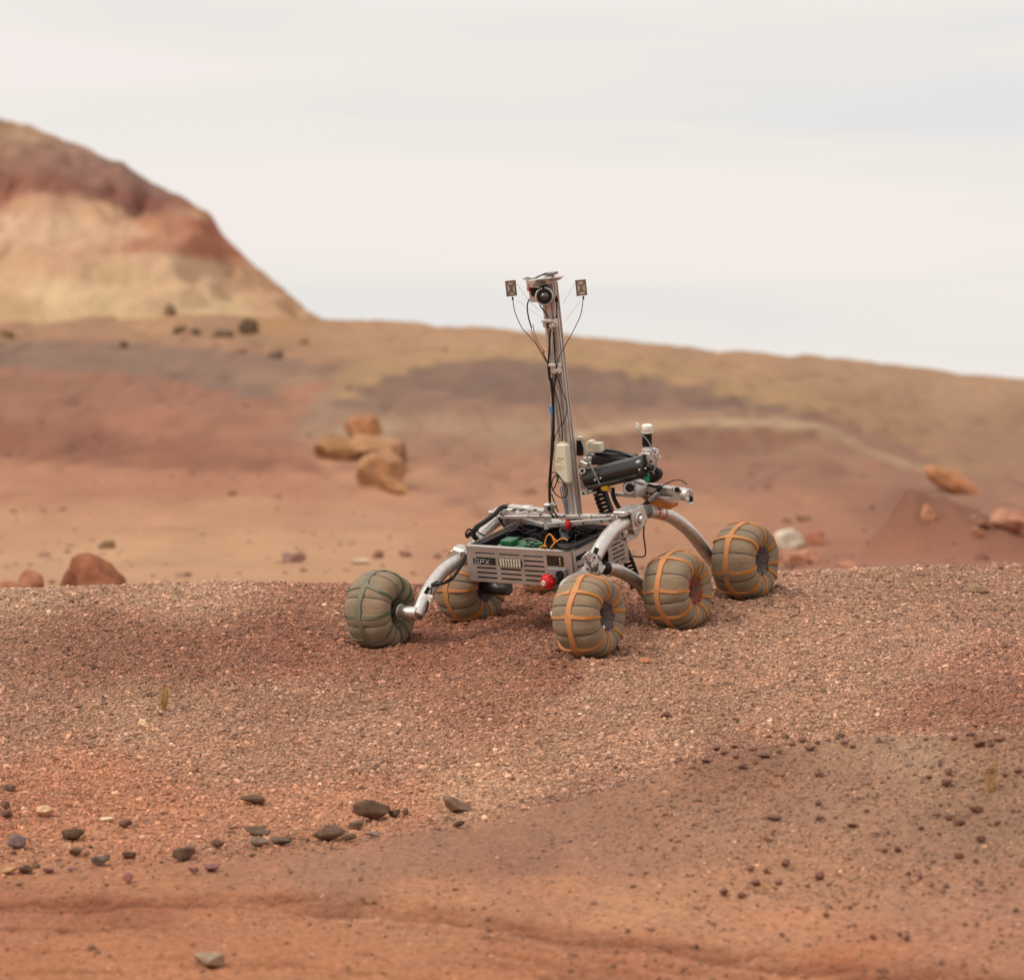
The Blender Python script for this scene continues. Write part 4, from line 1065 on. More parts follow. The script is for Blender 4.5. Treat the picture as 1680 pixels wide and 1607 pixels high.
# panel fittings
sub(MB().box(Bx(.845, .73, -.001), (W2 * .155, .006, H_ * .30), bev=.001), 'display_screen', mat('display_glass', (.022, .016, .012), rough=.15, spec=.6), box)
yl = MB()
for k in range(3): yl.box(Bx(.895, .80 - k * .075, .0035), (.006, .003, .005), bev=.0008)
sub(yl, 'indicator_light', GOLD, box)
cm_ = MB(); cm_.box(Bx(.86, .40, .006), (W2 * .17, .014, H_ * .26), bev=.002); cm_.box(Bx(.86, .15, .004), (W2 * .15, .010, H_ * .24), bev=.002); sub(cm_, 'control_module', GREYM, box)
kb = MB(); kb.cyl(Bx(.905, .40, .012), Bx(.905, .40, .026), .0125, 20); kb.cyl(Bx(.91, .17, .01), Bx(.91, .17, .024), .016, 22, bev=.002)
sub(kb, 'rotary_switch', BLACK, box)
eb = MB()
c0, c1 = Bx(.815, .22, .002), Bx(.79, .20, .046)
eb.cyl(c0, c0.lerp(c1, .45), .014, 24); eb.cyl(c0.lerp(c1, .35), c1, .0235, 28, bev=.004, r2=.021)
for k in range(6):
    a = k * math.pi / 3; eb.box(c0.lerp(c1, .6) + Vector((math.cos(a) * .022, 0, math.sin(a) * .022)), (.008, .022, .008), Matrix.Rotation(-a, 3, 'Y'), bev=.002)
sub(eb, 'emergency_stop_button', RED, box)
dn = (c1 - c0).normalized()
sub(MB().cyl(c1 + dn * .0002, c1 + dn * .005, .0105, 20, r2=.009), 'button_cap', mat('button_white', (.62, .50, .42), rough=.5), box)
pc = MB(); pc.box(Bx(.415, .60, .004), (W2 * .215, .002, H_ * .22)); sub(pc, 'led_matrix_board', mat('olive_board', (.13, .12, .08), rough=.5), box)
ld = MB()
for i in range(8):
    for j in range(5): ld.box(Bx(.335 + i * .0255, .69 - j * .043, .0065), (.0050, .003, .0024))
sub(ld, 'led_matrix', mat('led_dome', (.80, .74, .62), rough=.4), box)
# the dark logo: slanted letter strokes on a dark ground, unreadable in the photograph too
lg = MB(); lg.box(Bx(.165, .58, .0005), (W2 * .215, .001, H_ * .17)); sub(lg, 'logo_sticker', mat('logo_black', (.025, .022, .02), rough=.4), box)
ls = MB()
def stroke(x0, u0, x1, u1, w=.0016):
    a, b = Bx(x0, u0, .0022), Bx(x1, u1, .0022); d = (b - a).normalized(); s_ = Vector((-d.z, 0, d.x)) * w / 2
    ls.prism([a - s_, b - s_, b + s_, a + s_], (0, -.0006, 0))
def glyph(ch, x, w, u0=.515, u1=.645):
    um = (u0 + u1) / 2
    S = {'G': [(1, 1, 0, 1), (0, 1, 0, 0), (0, 0, 1, 0), (1, 0, 1, .5), (1, .5, .5, .5)], 'P': [(0, 0, 0, 1), (0, 1, 1, 1), (1, 1, 1, .5), (1, .5, 0, .5)],
         'X': [(0, 0, 1, 1), (0, 1, 1, 0)], 'Y': [(0, 1, .5, .5), (1, 1, .5, .5), (.5, .5, .5, 0)]}[ch]
    for a, b, c, d in S:
        sl = .012
        stroke(x + a * w + sl * b, u0 + b * (u1 - u0), x + c * w + sl * d, u0 + d * (u1 - u0))
for i, ch in enumerate('GPX'): glyph(ch, .075 + i * .05, .034)
sub(ls, 'logo_letters', mat('logo_silver', (.62, .58, .55), rough=.4, metal=.3), box)
ls = MB(); stroke(.238, .64, .252, .58, .003); stroke(.266, .64, .252, .58, .003); stroke(.252, .58, .252, .52, .003)
sub(ls, 'logo_letters', mat('logo_black', (.025, .022, .02)), box)
for fx in (.02, .98):
    for fu in (.08, .92): pass
sc2 = MB()
for fx in (.025, .76, .975):
    for fu in (.06, .95): sc2.cyl(Bx(fx, fu, 0), Bx(fx, fu, .0025), .0028, 10)
sub(sc2, 'screw', ALU, box)

# ---------- deck frame above the box
fr = MB()
def bar(mb, a, b, w, h, up=Vector((0, 0, 1)), mi=0, bev=.0015):
    a = Vector(a); b = Vector(b); d = (b - a); L_ = d.length; x = d.normalized(); y = Vector(up).cross(x).normalized(); z = x.cross(y)
    mb.box((a + b) / 2, (L_, w, h), Matrix((x, y, z)).transposed(), mi, bev)
la, lb = RP(817, 845, w=-.29).y, RP(1045, 842, w=.29).y
bar(fr, RP(818, 847, w=-.29), RP(1003, 846, w=.17), .024, .012)                     # front rail of the top frame
bar(fr, RP(822, 836, w=-.27) + Vector((0, .05, 0)), RP(895, 838, w=-.10), .030, .010)    # rear left channel
bar(fr, RP(846, 850, w=-.24), RP(893, 861, w=-.10), .018, .014)                    # white oblique bar
bar(fr, RP(900, 861, w=-.08), RP(1012, 852, w=.22), .018, .016)                    # right bar with the red connector
bar(fr, RP(898, 842, w=-.09), RP(899, 868, w=-.09), .022, .020, up=Vector((0, 1, 0)))     # centre upright
bar(fr, RP(985, 849, w=.12), RP(1022, 838, w=.26), .008, .006)
_gl = la + .02
gus = MB().prism([RP(822, 851, l=_gl), RP(866, 852, l=_gl), RP(886, 864, l=_gl), RP(862, 869, l=_gl), RP(838, 877, l=_gl)], (0, .004, 0))
bar(fr, RP(798, 889, w=-.2125), RP(850, 866, w=-.2125), .022, .003)
frm = apart(fr, 'deck_frame', ALUW); sub(gus, 'gusset_plate', mat('shaded_plate', (.33, .28, .27), rough=.45, metal=.6), frm)  # gusset metal is darkened to paint in the shade it sits in
sm_ = MB()
for (a, b) in ((843, 836), (856, 836), (870, 838), (878, 836)): sm_.box(RP(a, b, w=-.17), (.010, .02, .006), bev=.001)
sm_.box(RP(878, 836, l=RP(878, 836, w=-.13).y - .02), (.012, .004, .005)); sub(sm_, 'frame_fastener', DARK, frm)
R = random.Random(31); bx2 = MB()
for (a, b, wv) in [(826, 841, -.27), (836, 846, -.27), (850, 846, -.22), (872, 846, -.16), (890, 842, -.11), (906, 841, -.07), (930, 844, -.01), (955, 844, .05), (980, 845, .11), (862, 856, -.17), (880, 860, -.13), (920, 859, -.02), (960, 856, .08), (990, 853, .16), (1004, 852, .2), (842, 868, -.2), (856, 862, -.2)]:
    p = RP(a, b, w=wv); bx2.cyl(p + Vector((0, -.012, 0)), p + Vector((0, -.017, 0)), .0032, 8)
sub(bx2, 'bolt', DARK, frm)
bx3 = MB(); bx3.box(RP(838, 838, w=-.25) + Vector((0, .01, .004)), (.030, .04, .012), Matrix.Rotation(.2, 3, 'Z'), bev=.002); bx3.box(RP(858, 835, w=-.19) + Vector((0, .03, 0)), (.035, .02, .010), bev=.002); bx3.box(RP(1012, 846, w=.22), (.03, .04, .018), Matrix.Rotation(.3, 3, 'Z'), bev=.002); bx3.box(RP(968, 850, w=.09), (.016, .014, .026), bev=.002)
sub(bx3, 'frame_block', ALUW, frm)
vw = MB()
for pts in ([(846, 866), (852, 858), (858, 866), (870, 870)], [(836, 872), (850, 868), (862, 874), (880, 868)], [(905, 850), (914, 846), (922, 852), (926, 860)]): vw.tube(spline([RP(a, b, w=-.12) for a, b in pts], 6), .0016, 6)
sub(vw, 'violet_wire', mat('violet_wire', (.12, .05, .09)), frm)
rc = MB(); q = RP(937, 858, w=.02) + Vector((0, -.02, 0)); rc.cyl(q + Vector((0, 0, -.016)), q + Vector((0, 0, .013)), .009, 14, bev=.002); sub(rc, 'red_connector', RED, frm)
R = random.Random(8); ub = MB()
for pts in ([(905, 866), (915, 872), (925, 868), (937, 868), (950, 873), (965, 880)], [(940, 864), (955, 869), (970, 875), (990, 871)], [(908, 880), (918, 868), (930, 872), (938, 885)], [(955, 866), (968, 872), (985, 863), (1000, 868)],
            [(912, 880), (905, 872), (900, 868)], [(945, 878), (962, 874), (982, 882), (996, 872)], [(925, 880), (945, 872), (975, 868), (995, 876)]):
    ub.tube(spline([RP(a, b, l=BL1 - .03 + R.uniform(-.05, .05)) for a, b in pts], 6), .0024, 6)
sub(ub, 'underdeck_cable', RUBB, frm)

# ---------- suspension
tr = .0205
def tube_part(pts, name='suspension_tube', r=tr, m=ALU, n=8, label=None):
    return apart(MB().tube(spline(pts, n), r, 22), name, m, label)
cA, cB, cC, cD, cE, cF = [w_[1] for w_ in WHEELS]
t1 = tube_part([RP(828, 846, w=-.30), RP(808, 860, w=-.30), RP(789, 879, w=-.30), RP(774, 900, w=-.30), RP(764, 914, w=-.30)], label='upper front tube of the left suspension')
t2 = tube_part([RP(764, 915, w=-.30), RP(748, 922, w=-.30), RP(729, 935, w=-.30), RP(713, 953, w=-.297), RP(701, 972, w=-.293), RP(691, 991, w=-.289), RP(683, 1010, w=-.285)], r=.0232, label='long front tube of the left suspension down to the green strapped wheel')
ax = MB(); ax.cyl(cA + Vector((.06, 0, 0)), cA + Vector((.155, 0, 0)), .021, 22, bev=.002); ax.ring(cA + Vector((.085, 0, 0)), (1, 0, 0), .024, .003)
apart(ax, 'wheel_axle', ALU)
sl_ = MB(); sl_.prism([RP(695, 972, l=cA.y - .022), RP(701, 962, l=cA.y - .022), RP(706, 965, l=cA.y - .022), RP(700, 975, l=cA.y - .022)], (0, .003, 0)); sub(sl_, 'tube_slot', BLACK, t2)
bk = MB(); bc = RP(757, 910, w=-.30)
bk.box(bc, (.050, .045, .058), Matrix.Rotation(.25, 3, 'Y'), bev=.004); bk.box(bc + Vector((0, -.026, .01)), (.038, .008, .03), Matrix.Rotation(.25, 3, 'Y'), bev=.002)
bk.cyl(bc + Vector((-.03, -.01, .012)), bc + Vector((.034, -.01, .012)), .008, 14)
for s_ in (-1, 1): bk.cyl(bc + Vector((s_ * .015, -.029, 0)), bc + Vector((s_ * .015, -.033, 0)), .004, 8)
apart(bk, 'bogie_joint', ALUW, 'left bogie joint bracket')
tube_part([bc + Vector((.02, .02, -.015)), RP(778, 916, w=-.29), RP(800, 922, w=-.29) + Vector((0, .05, 0)), cB + Vector((.13, -.03, .10)), cB + Vector((.135, 0, .02))], label='rear bogie tube of the left side, behind the box')
ax = MB(); ax.cyl(cB + Vector((.05, 0, 0)), cB + Vector((.165, 0, 0)), .024, 22, bev=.003); apart(ax, 'wheel_axle', DARK)
ax = MB(); ax.cyl(cC + Vector((.05, 0, 0)), cC + Vector((.155, 0, 0)), .021, 22, bev=.003); apart(ax, 'wheel_axle', DARK)
pL = RP(824, 842, w=-.30)
tube_part([pL + Vector((0, .03, -.02)), pL + Vector((0, .12, -.03)), pL + Vector((0, .25, -.10)), cC + Vector((.14, -.08, .16)), cC + Vector((.14, 0, .03))], label='arched rear tube of the left suspension')
def pivot(p, mir):
    m_ = MB(); 
    m_.box(p + Vector((0, 0, .012)), (.062, .085, .010), bev=.002)
    m_.box(p + Vector((.028 * mir, 0, -.022)), (.006, .075, .06), bev=.001); m_.box(p + Vector((-.028 * mir, 0, -.022)), (.006, .075, .06), bev=.001)
    m_.cyl(p + Vector((-.05, 0, -.02)), p + Vector((.05, 0, -.02)), .014, 20); m_.ring(p + Vector((.034 * mir, 0, -.02)), (1, 0, 0), .021, .005)
    for s_ in (-1, 1):
        for q_ in (-1, 1): m_.cyl(p + Vector((s_ * .02, q_ * .028, .017)), p + Vector((s_ * .02, q_ * .028, .021)), .004, 10)
    return m_
apart(pivot(pL, -1), 'pivot_bracket', ALUW, 'left rocker pivot bracket')
# right side
rw = .31
pR = RP(1034, 841, w=rw)
pv = pivot(pR, 1)
pv.box(RP(1022, 840, w=rw), (.05, .05, .016), bev=.003); pv.box(RP(1047, 846, w=rw), (.05, .035, .045), Matrix.Rotation(.3, 3, 'X'), bev=.005)
pv.prism([RP(1030, 852, w=rw - .03), RP(1056, 852, w=rw - .03), RP(1052, 868, w=rw - .03), RP(1040, 884, w=rw - .03), RP(1018, 890, w=rw - .03), RP(1016, 868, w=rw - .03)], (.006, 0, 0))
pv.prism([RP(1024, 850, w=rw - .05), RP(1050, 850, w=rw - .05), RP(1040, 872, w=rw - .05), RP(1015, 884, w=rw - .05), RP(1010, 866, w=rw - .05)], (.005, 0, 0))
for (a, b, r) in ((1046, 856, .012), (1044, 872, .009), (1026, 872, .009), (1030, 884, .006), (1034, 862, .010), (1020, 866, .007)): pv.cyl(RP(a, b, w=rw - .03), RP(a, b, w=rw + .008), r, 14, bev=.001)
pvo = apart(pv, 'pivot_bracket', ALUW, 'right rocker pivot bracket, bristling with bolts')
bb = MB()
R = random.Random(77)
for k in range(16):
    a, b = R.uniform(1018, 1056), R.uniform(840, 886)
    if a + b * .8 > 1742: continue
    bb.cyl(RP(a, b, w=rw), RP(a, b, w=rw + .016), R.uniform(.0025, .005), 8)
sub(bb, 'bolt', DARK, pvo)
t3 = tube_part([RP(1040, 852, w=rw), RP(1022, 858, w=rw), RP(1003, 873, w=rw), RP(988, 893, w=rw), RP(976, 914, w=rw)], r=.0235, label='front tube of the right suspension')
slt = MB(); qa = RP(977, 903, w=rw + .021); slt.prism([RP(972, 907, w=rw + .022), RP(976, 897, w=rw + .022), RP(982, 900, w=rw + .022), RP(978, 910, w=rw + .022)], (.003, 0, 0)); sub(slt, 'tube_slot', BLACK, t3)
J = RP(974, 925, w=rw)
jt = MB()
jt.box(J, (.034, .050, .050), Matrix.Rotation(.6, 3, 'X'), bev=.005)
for (a, b, r, h0, h1) in ((972, 913, .013, -.02, .024), (966, 928, .016, -.02, .026), (984, 933, .015, -.02, .028), (976, 922, .010, 0, .03), (962, 920, .007, 0, .026), (978, 938, .009, 0, .022), (990, 930, .008, 0, .026), (963, 938, .010, 0, .02)):
    jt.cyl(RP(a, b, w=rw + h0), RP(a, b, w=rw + h1), r, 16, bev=.002)
for (a, b, r) in ((966, 912, .015), (970, 938, .017), (985, 932, .016)): jt.ring(RP(a, b, w=rw + .024), (1, .2, .1), r, .0025, 20, 6)
bar(jt, RP(962, 910, w=rw + .02), RP(980, 936, w=rw + .02), .008, .014); bar(jt, RP(958, 914, w=rw + .02), RP(972, 908, w=rw + .03), .006, .010)
jt.tube(spline([RP(956, 915, w=rw + .02), RP(962, 909, w=rw + .04), RP(968, 906, w=rw + .03)], 5), .004, 8); bar(jt, RP(968, 918, w=rw + .03), RP(972, 930, w=rw + .03), .006, .012)
jto = apart(jt, 'bogie_joint', ALUW, 'right bogie joint, a cluster of plates, rings and bolts')
jd = MB(); R = random.Random(3)
for (a, b) in ((972, 929), (981, 925), (964, 933), (987, 934), (975, 914), (968, 922), (979, 931)): jd.cyl(RP(a, b, w=rw + .024), RP(a, b, w=rw + .031), .0042, 10)
for k in range(4): jd.tube(spline([RP(958 + 3 * k, 914, w=rw + .02), RP(965 + 2 * k, 925 + 3 * k, w=rw + .045), RP(980 + k, 940 - 2 * k, w=rw + .02)], 5), .0015, 5)
sub(jd, 'bolt', DARK, jto)
tube_part([RP(967, 934, w=rw - .005), RP(955, 945, w=rw - .01), cD + Vector((-.088, .012, .088)), cD + Vector((-.060, 0, .02))], r=.0215, label='short tube down to the nearest wheel')
ax = MB(); ax.cyl(cD + Vector((-.03, 0, 0)), cD + Vector((-.098, 0, 0)), .019, 20, bev=.002); apart(ax, 'wheel_axle', ALU)
tE = tube_part([RP(990, 931, w=rw), RP(1008, 934, w=rw), RP(1030, 944, w=rw), RP(1050, 959, w=rw), RP(1062, 975, w=rw - .003), cE + Vector((-.13, .01, 0))], r=.0215, label='curved tube to the middle right wheel')
sub(MB().cyl(RP(987, 930, w=rw), RP(995, 932, w=rw), .0222, 20), 'tube_collar', BLACK, tE)
ax = MB(); ax.cyl(cE + Vector((-.05, 0, 0)), cE + Vector((-.15, 0, 0)), .021, 20, bev=.002); apart(ax, 'wheel_axle', ALU)
FP = [RP(1056, 839, w=rw), RP(1078, 840, w=rw), RP(1103, 849, w=rw), RP(1129, 869, w=rw), RP(1149, 893, w=rw), RP(1160, 908, w=rw), cF + Vector((-.125, -.01, 0))]
tF = tube_part(FP, r=.0225, label='tall arched tube to the rear right wheel, marked with red tape')
sub(MB().cyl(RP(1054, 838.5, w=rw), RP(1062, 839, w=rw), .0232, 20), 'tube_collar', mat('slate_cap', (.10, .10, .095), rough=.4), tF)
rt = MB()
sF = spline(FP, 20)
for k in (31, 46):
    pass
def near_i(px, py): 
    q = RP(px, py, w=rw); return min(range(len(sF) - 1), key=lambda i: (sF[i] - q).length)
for (px, py) in ((1074, 839.5), (1085, 841.5)):
    i = near_i(px, py); d = (sF[i + 1] - sF[i]).normalized(); rt.cyl(sF[i] - d * .003, sF[i] + d * .003, .0234, 24)
sub(rt, 'red_tape', RED, tF)
ax = MB(); ax.cyl(cF + Vector((-.05, 0, 0)), cF + Vector((-.14, 0, 0)), .021, 20, bev=.002); ax.box(cF + Vector((-.115, -.005, -.02)), (.012, .03, .05), bev=.002); ax.box(RP(1143, 884, w=rw - .02), (.008, .02, .03), bev=.002)
apart(ax, 'wheel_axle', DARK)
# cables on the suspension
cb = MB()
cb.tube(spline([RP(a, b, w=-.275) for a, b in [(836, 830), (822, 833), (812, 843), (795, 856), (780, 866), (777, 878), (783, 885), (792, 892), (800, 897)]], 6), .0085, 10)
cb.tube(spline([RP(a, b, w=-.275) for a, b in [(778, 872), (769, 868), (764, 876), (768, 882)]], 6), .0035, 8)
cb.tube(spline([RP(a, b, w=-.26) for a, b in [(776, 868), (790, 876), (806, 884), (812, 888)]], 6), .0028, 8)
cb.tube(spline([RP(a, b, w=-.26) for a, b in [(818, 848), (826, 862), (834, 876), (840, 888)]], 6), .0035, 8)
cb.tube(spline([RP(a, b, w=-.27) for a, b in [(785, 884), (772, 900), (762, 918), (750, 938), (738, 952), (722, 958), (709, 960)]], 6), .0050, 8)
cb.tube(spline([RP(a, b, w=-.27) for a, b in [(765, 915), (756, 928), (745, 944), (731, 953)]], 6), .0028, 8)
cb.ring(RP(708, 960, w=-.295), (-.42, 0, .62), .0245, .0030); cb.ring(RP(775, 873, w=-.30), (-.6, 0, .8), .024, .005)
cb.tube(spline([RP(a, b, w=-.265) for a, b in [(708, 965), (706, 975), (703, 985), (700, 1000), (690, 1012), (684, 1011)]], 6), .0026, 8)
apart(cb, 'cable', RUBB, 'black cable loom tied along the left suspension')
cn = MB(); cn.box(RP(705, 982, w=-.262), (.020, .012, .026), Matrix.Rotation(.4, 3, 'Y'), bev=.002); apart(cn, 'cable_connector', WHITE)
cb = MB(); cb.tube(spline([RP(a, b, w=rw - .01) for a, b in [(1064, 845), (1058, 858), (1056, 875), (1058, 893), (1059, 908), (1055, 913), (1045, 913), (1034, 911)]], 6), .0028, 8)
cb.tube(spline([RP(a, b, w=rw - .01) for a, b in [(990, 940), (998, 945), (1008, 942)]], 6), .0015, 6)
apart(cb, 'cable', mat('brown_cable', (.07, .045, .035)), 'thin looping cable under the right arch tube')

# black perforated drag chain hanging behind the box
dc = MB(); 
def flat_chain(mb, pix, l, wid, th, n):
    P = spline([RP(a, b, l=l) for a, b in pix], n)
    for i in range(len(P) - 1):
        a, b = P[i], P[i + 1]; d = (b - a); x = d.normalized(); y = Vector((0, 1, 0)); z = x.cross(y).normalized(); y = z.cross(x)
        Rm = Matrix((x, y, z)).transposed()
        for s_ in (-1, 1):
            mb.box((a + b) / 2 + z * s_ * wid / 2, (d.length * .92, th, wid * .22), Rm, bev=.0008)
        mb.box(a + d * .3, (d.length * .72, th * .8, wid), Rm)
flat_chain(dc, [(1010, 880), (1024, 905), (1038, 940), (1044, 965)], BL1 + .02, .034, .012, 6)
apart(dc, 'cable_chain', BLACK, 'black link chain behind the box at right')
dc = MB(); flat_chain(dc, [(981, 792), (986, 812), (993, 832), (1000, 850)], .12, .040, .02, 3); apart(dc, 'cable_chain', BLACK, 'black link chain dropping from the robot arm')

# ---------- mast
mb0 = RP(942, 852, w=0.0); ml = mb0.y
mt = MB()
top_u = RP(903, 462, w=0.0).z
a_, b_ = .050, .032
def extr(mb, c0, c1, a, b, g=.0045, gd=.006):
    sec = []
    def edge(p, q, nin, k):              # an edge with k T-slots cut inwards
        p = Vector(p); q = Vector(q); L_ = (q - p).length; d = (q - p) / L_; r = [p]
        for i in range(k):
            c = p + (q - p) * ((i + .5) / k); r += [c - d * g, c - d * g + nin * gd, c + d * g + nin * gd, c + d * g]
        return r
    A, B = a / 2, b / 2
    sec += edge((-A, -B, 0), (A, -B, 0), Vector((0, 1, 0)), 2); sec += edge((A, -B, 0), (A, B, 0), Vector((-1, 0, 0)), 2)
    sec += edge((A, B, 0), (-A, B, 0), Vector((0, -1, 0)), 2); sec += edge((-A, B, 0), (-A, -B, 0), Vector((1, 0, 0)), 2)
    lo = [Vector(c0) + s for s in sec]; hi = [Vector(c1) + s for s in sec]; n = len(sec)
    mb.add(lo + hi, [(i, (i + 1) % n, n + (i + 1) % n, n + i) for i in range(n)], 0)
    mb.box(Vector(c1) - Vector((0, 0, .0015)), (a - 2.2 * gd, b - 2.2 * gd, .003))
extr(mt, (0, ml, mb0.z - .08), (0.002, ml, top_u), a_, b_)
mast = apart(mt, 'mast', mat('mast_extrusion', (.58, .525, .48), rough=.42, metal=.45, var=.08, vscale=30), 'tall slotted aluminium extrusion')
def M(px, py, dl=-.022, w=None):             # a point just in front of the mast
    return RP(px, py, l=ml + dl)
rod = MB(); bar(rod, M(907, 545, -.03), M(902, 838, -.05), .006, .010, up=Vector((0, 1, 0))); sub(rod, 'side_rod', ALUW, mast)
sub(MB().box(M(905.5, 672, -.048), (.013, .012, .026), bev=.001), 'blue_tape', BLU, mast)
cl = MB()
for (px, py, w_, h_) in ((903, 530, .046, .026), (912, 604, .030, .034)):
    c = M(px, py, -.036); cl.box(c, (w_, .030, h_), bev=.003); cl.box(c + Vector((0, -.012, h_ * .42)), (w_ * .95, .020, .009), bev=.001); cl.cyl(c + Vector((w_ * .34, -.012, -.004)), c + Vector((w_ * .34, -.023, -.004)), .008, 12)
cl.box(M(901, 833, -.055), (.026, .03, .034), bev=.003); cl.box(M(908, 830, -.05), (.016, .012, .026), Matrix.Rotation(.6, 3, 'Y'), bev=.002)
clo = sub(cl, 'mast_clamp', ALUW, mast)
cs = MB(); cs.box(M(901, 534, -.051), (.018, .006, .018)); cs.cyl(M(911, 532, -.058), M(911, 532, -.062), .003, 8); cs.cyl(M(914, 610, -.050), M(914, 610, -.056), .0035, 8); cs.cyl(M(921, 603, -.050), M(921, 603, -.056), .0025, 8); cs.box(M(903, 612, -.03), (.016, .012, .05), bev=.002); cs.box(M(901, 834, -.072), (.012, .004, .016))
sub(cs, 'clamp_bolt', BLACK, mast)
rb = MB(); c = M(923, 759, -.036); rb.box(c, (.060, .026, .138), Matrix.Rotation(.02, 3, 'Y'), bev=.006); rb.box(c + Vector((0, 0, .071)), (.034, .012, .006), bev=.001)
rbo = sub(rb, 'radio_box', CREAM, mast, 'cream radio box strapped to the mast')
lt = MB()
R = random.Random(12)
for j, (u_, n_, h_) in enumerate(((.018, 6, .006), (.008, 5, .006), (-.010, 6, .003), (-.017, 5, .003), (-.023, 6, .003))):
    for k in range(n_):
        if R.random() < .15: continue
        lt.box(c + Vector((-.021 + k * .0068 + R.uniform(-.001, .001), -.0134, u_)), (R.uniform(.0025, .005), .0006, h_ * R.uniform(.6, 1)))
sub(lt, 'printed_label', mat('label_ink', (.30, .22, .10)), mast)
gc = MB()
for k in (-1, 0, 1): gc.cyl(c + Vector((k * .010, 0, .073)), c + Vector((k * .010, 0, .084)), .0030, 8)
sub(gc, 'antenna_socket', GOLD, mast)
# mast cables
mc = MB()
for pts, r in (([(903, 540), (901, 575), (900, 600), (905, 640), (909, 700), (906, 740), (901, 790), (902, 830), (908, 850)], .0032), ([(908, 545), (911, 590), (913, 608), (908, 650), (907, 700), (903, 760), (903, 825), (915, 848)], .0028),
               ([(912, 612), (922, 640), (930, 665), (926, 690), (915, 706), (909, 725), (905, 770), (903, 800)], .0016), ([(911, 640), (918, 670), (922, 700), (923, 724)], .0018), ([(906, 775), (912, 775), (920, 785), (930, 800), (930, 812), (920, 816), (910, 808), (905, 795), (909, 782), (915, 780), (912, 795), (906, 805)], .0020),
               ([(905, 810), (910, 825), (916, 840)], .0022), ([(899, 786), (905, 783)], .0016), ([(905, 620), (908, 660), (908, 720), (902, 780), (902, 830)], .0040)):
    mc.tube(spline([M(a, b, -.052) for a, b in pts], 6), r, 7)
sub(mc, 'mast_cable', RUBB, mast)
bw = MB(); 
for o_ in (0, 3): bw.tube(spline([M(a + o_, b, -.03) for a, b in [(919, 798), (921, 812), (926, 830), (930, 850)]], 6), .0016, 7)
sub(bw, 'blue_wires', BLUW, mast)

# camera head
hd = MB()
ctr = M(893, 486, -.075); fwd = (MRi @ (CAMP - r2w(ctr))).normalized(); fwd = (fwd + Vector((.03, 0, -.02))).normalized()
hd.cyl(ctr - fwd * .055, ctr - fwd * .006, .029, 28, bev=.003); hd.ring(ctr - fwd * .008, fwd, .0275, .0035)
hd.box(ctr - fwd * .04 + Vector((-.030, 0, .006)), (.03, .05, .045), bev=.004)
cmo = apart(hd, 'camera', ALUW, 'round camera with a black lens at the top of the mast')
le = MB(); le.cyl(ctr - fwd * .03, ctr, .0250, 28, bev=.003); le.cyl(ctr + fwd * .0005, ctr + fwd * .003, .0225, 28); le.ring(ctr + fwd * .001, fwd, .0235, .002)
le.box(M(878, 478, -.06), (.022, .03, .028), bev=.003); le.box(M(888, 470, -.055), (.04, .03, .012), bev=.002)
sub(le, 'lens_barrel', BLACK, cmo)
gl = MB(); gl.ball(ctr + fwd * .002, (.015, .015, .015), 18, 10); sub(gl, 'lens_glass', mat('lens_glass', (.004, .004, .005), rough=.05, spec=1.0, coat=1.0), cmo)
rd = MB(); rd.box(M(868, 474, -.07), (.012, .012, .014), bev=.002); rd.box(M(867, 466, -.07), (.010, .010, .008), bev=.002); sub(rd, 'red_connector', mat('faded_red', (.45, .10, .08)), cmo)
# top plates
tp = MB()
def tplate(mb, pts, u, th):
    mb.prism([RP(a, b, u=u) for a, b in pts], (0, 0, th))
ut = top_u
tp.prism([M(862, 463, -.09), M(880, 459, -.09), M(925, 454, -.02), M(918, 459, .01), M(893, 470, -.05), M(873, 471, -.09)], (0, .01, .004))
tp.box(M(880, 468, -.06), (.048, .05, .004), Matrix.Rotation(.05, 3, 'Y')); 
tpo = apart(tp, 'head_plate', ALUW, 'pale plate capping the mast')
tq = MB()
def bent(a, b, w, th, dl): bar(tq, M(*a, dl), M(*b, dl), w, th)
bent((861, 456), (872, 459), .03, .003, -.07); bent((872, 459), (893, 449), .030, .004, -.05); bent((880, 460), (912, 449), .032, .005, -.03); bent((893, 449.5), (912, 447.5), .030, .005, -.02); bent((887, 462), (908, 453), .012, .010, -.03); bent((890, 458), (902, 452), .02, .008, -.04)
sub(tq, 'rotary_stage', mat('bronze_steel', (.17, .145, .125), rough=.4, metal=.6), tpo)
sub(MB().cyl(M(883, 463, -.05), M(883, 458, -.05), .014, 16).cyl(M(903, 459, -.02), M(903, 450, -.02), .010, 14), 'servo', BLACK, tpo)
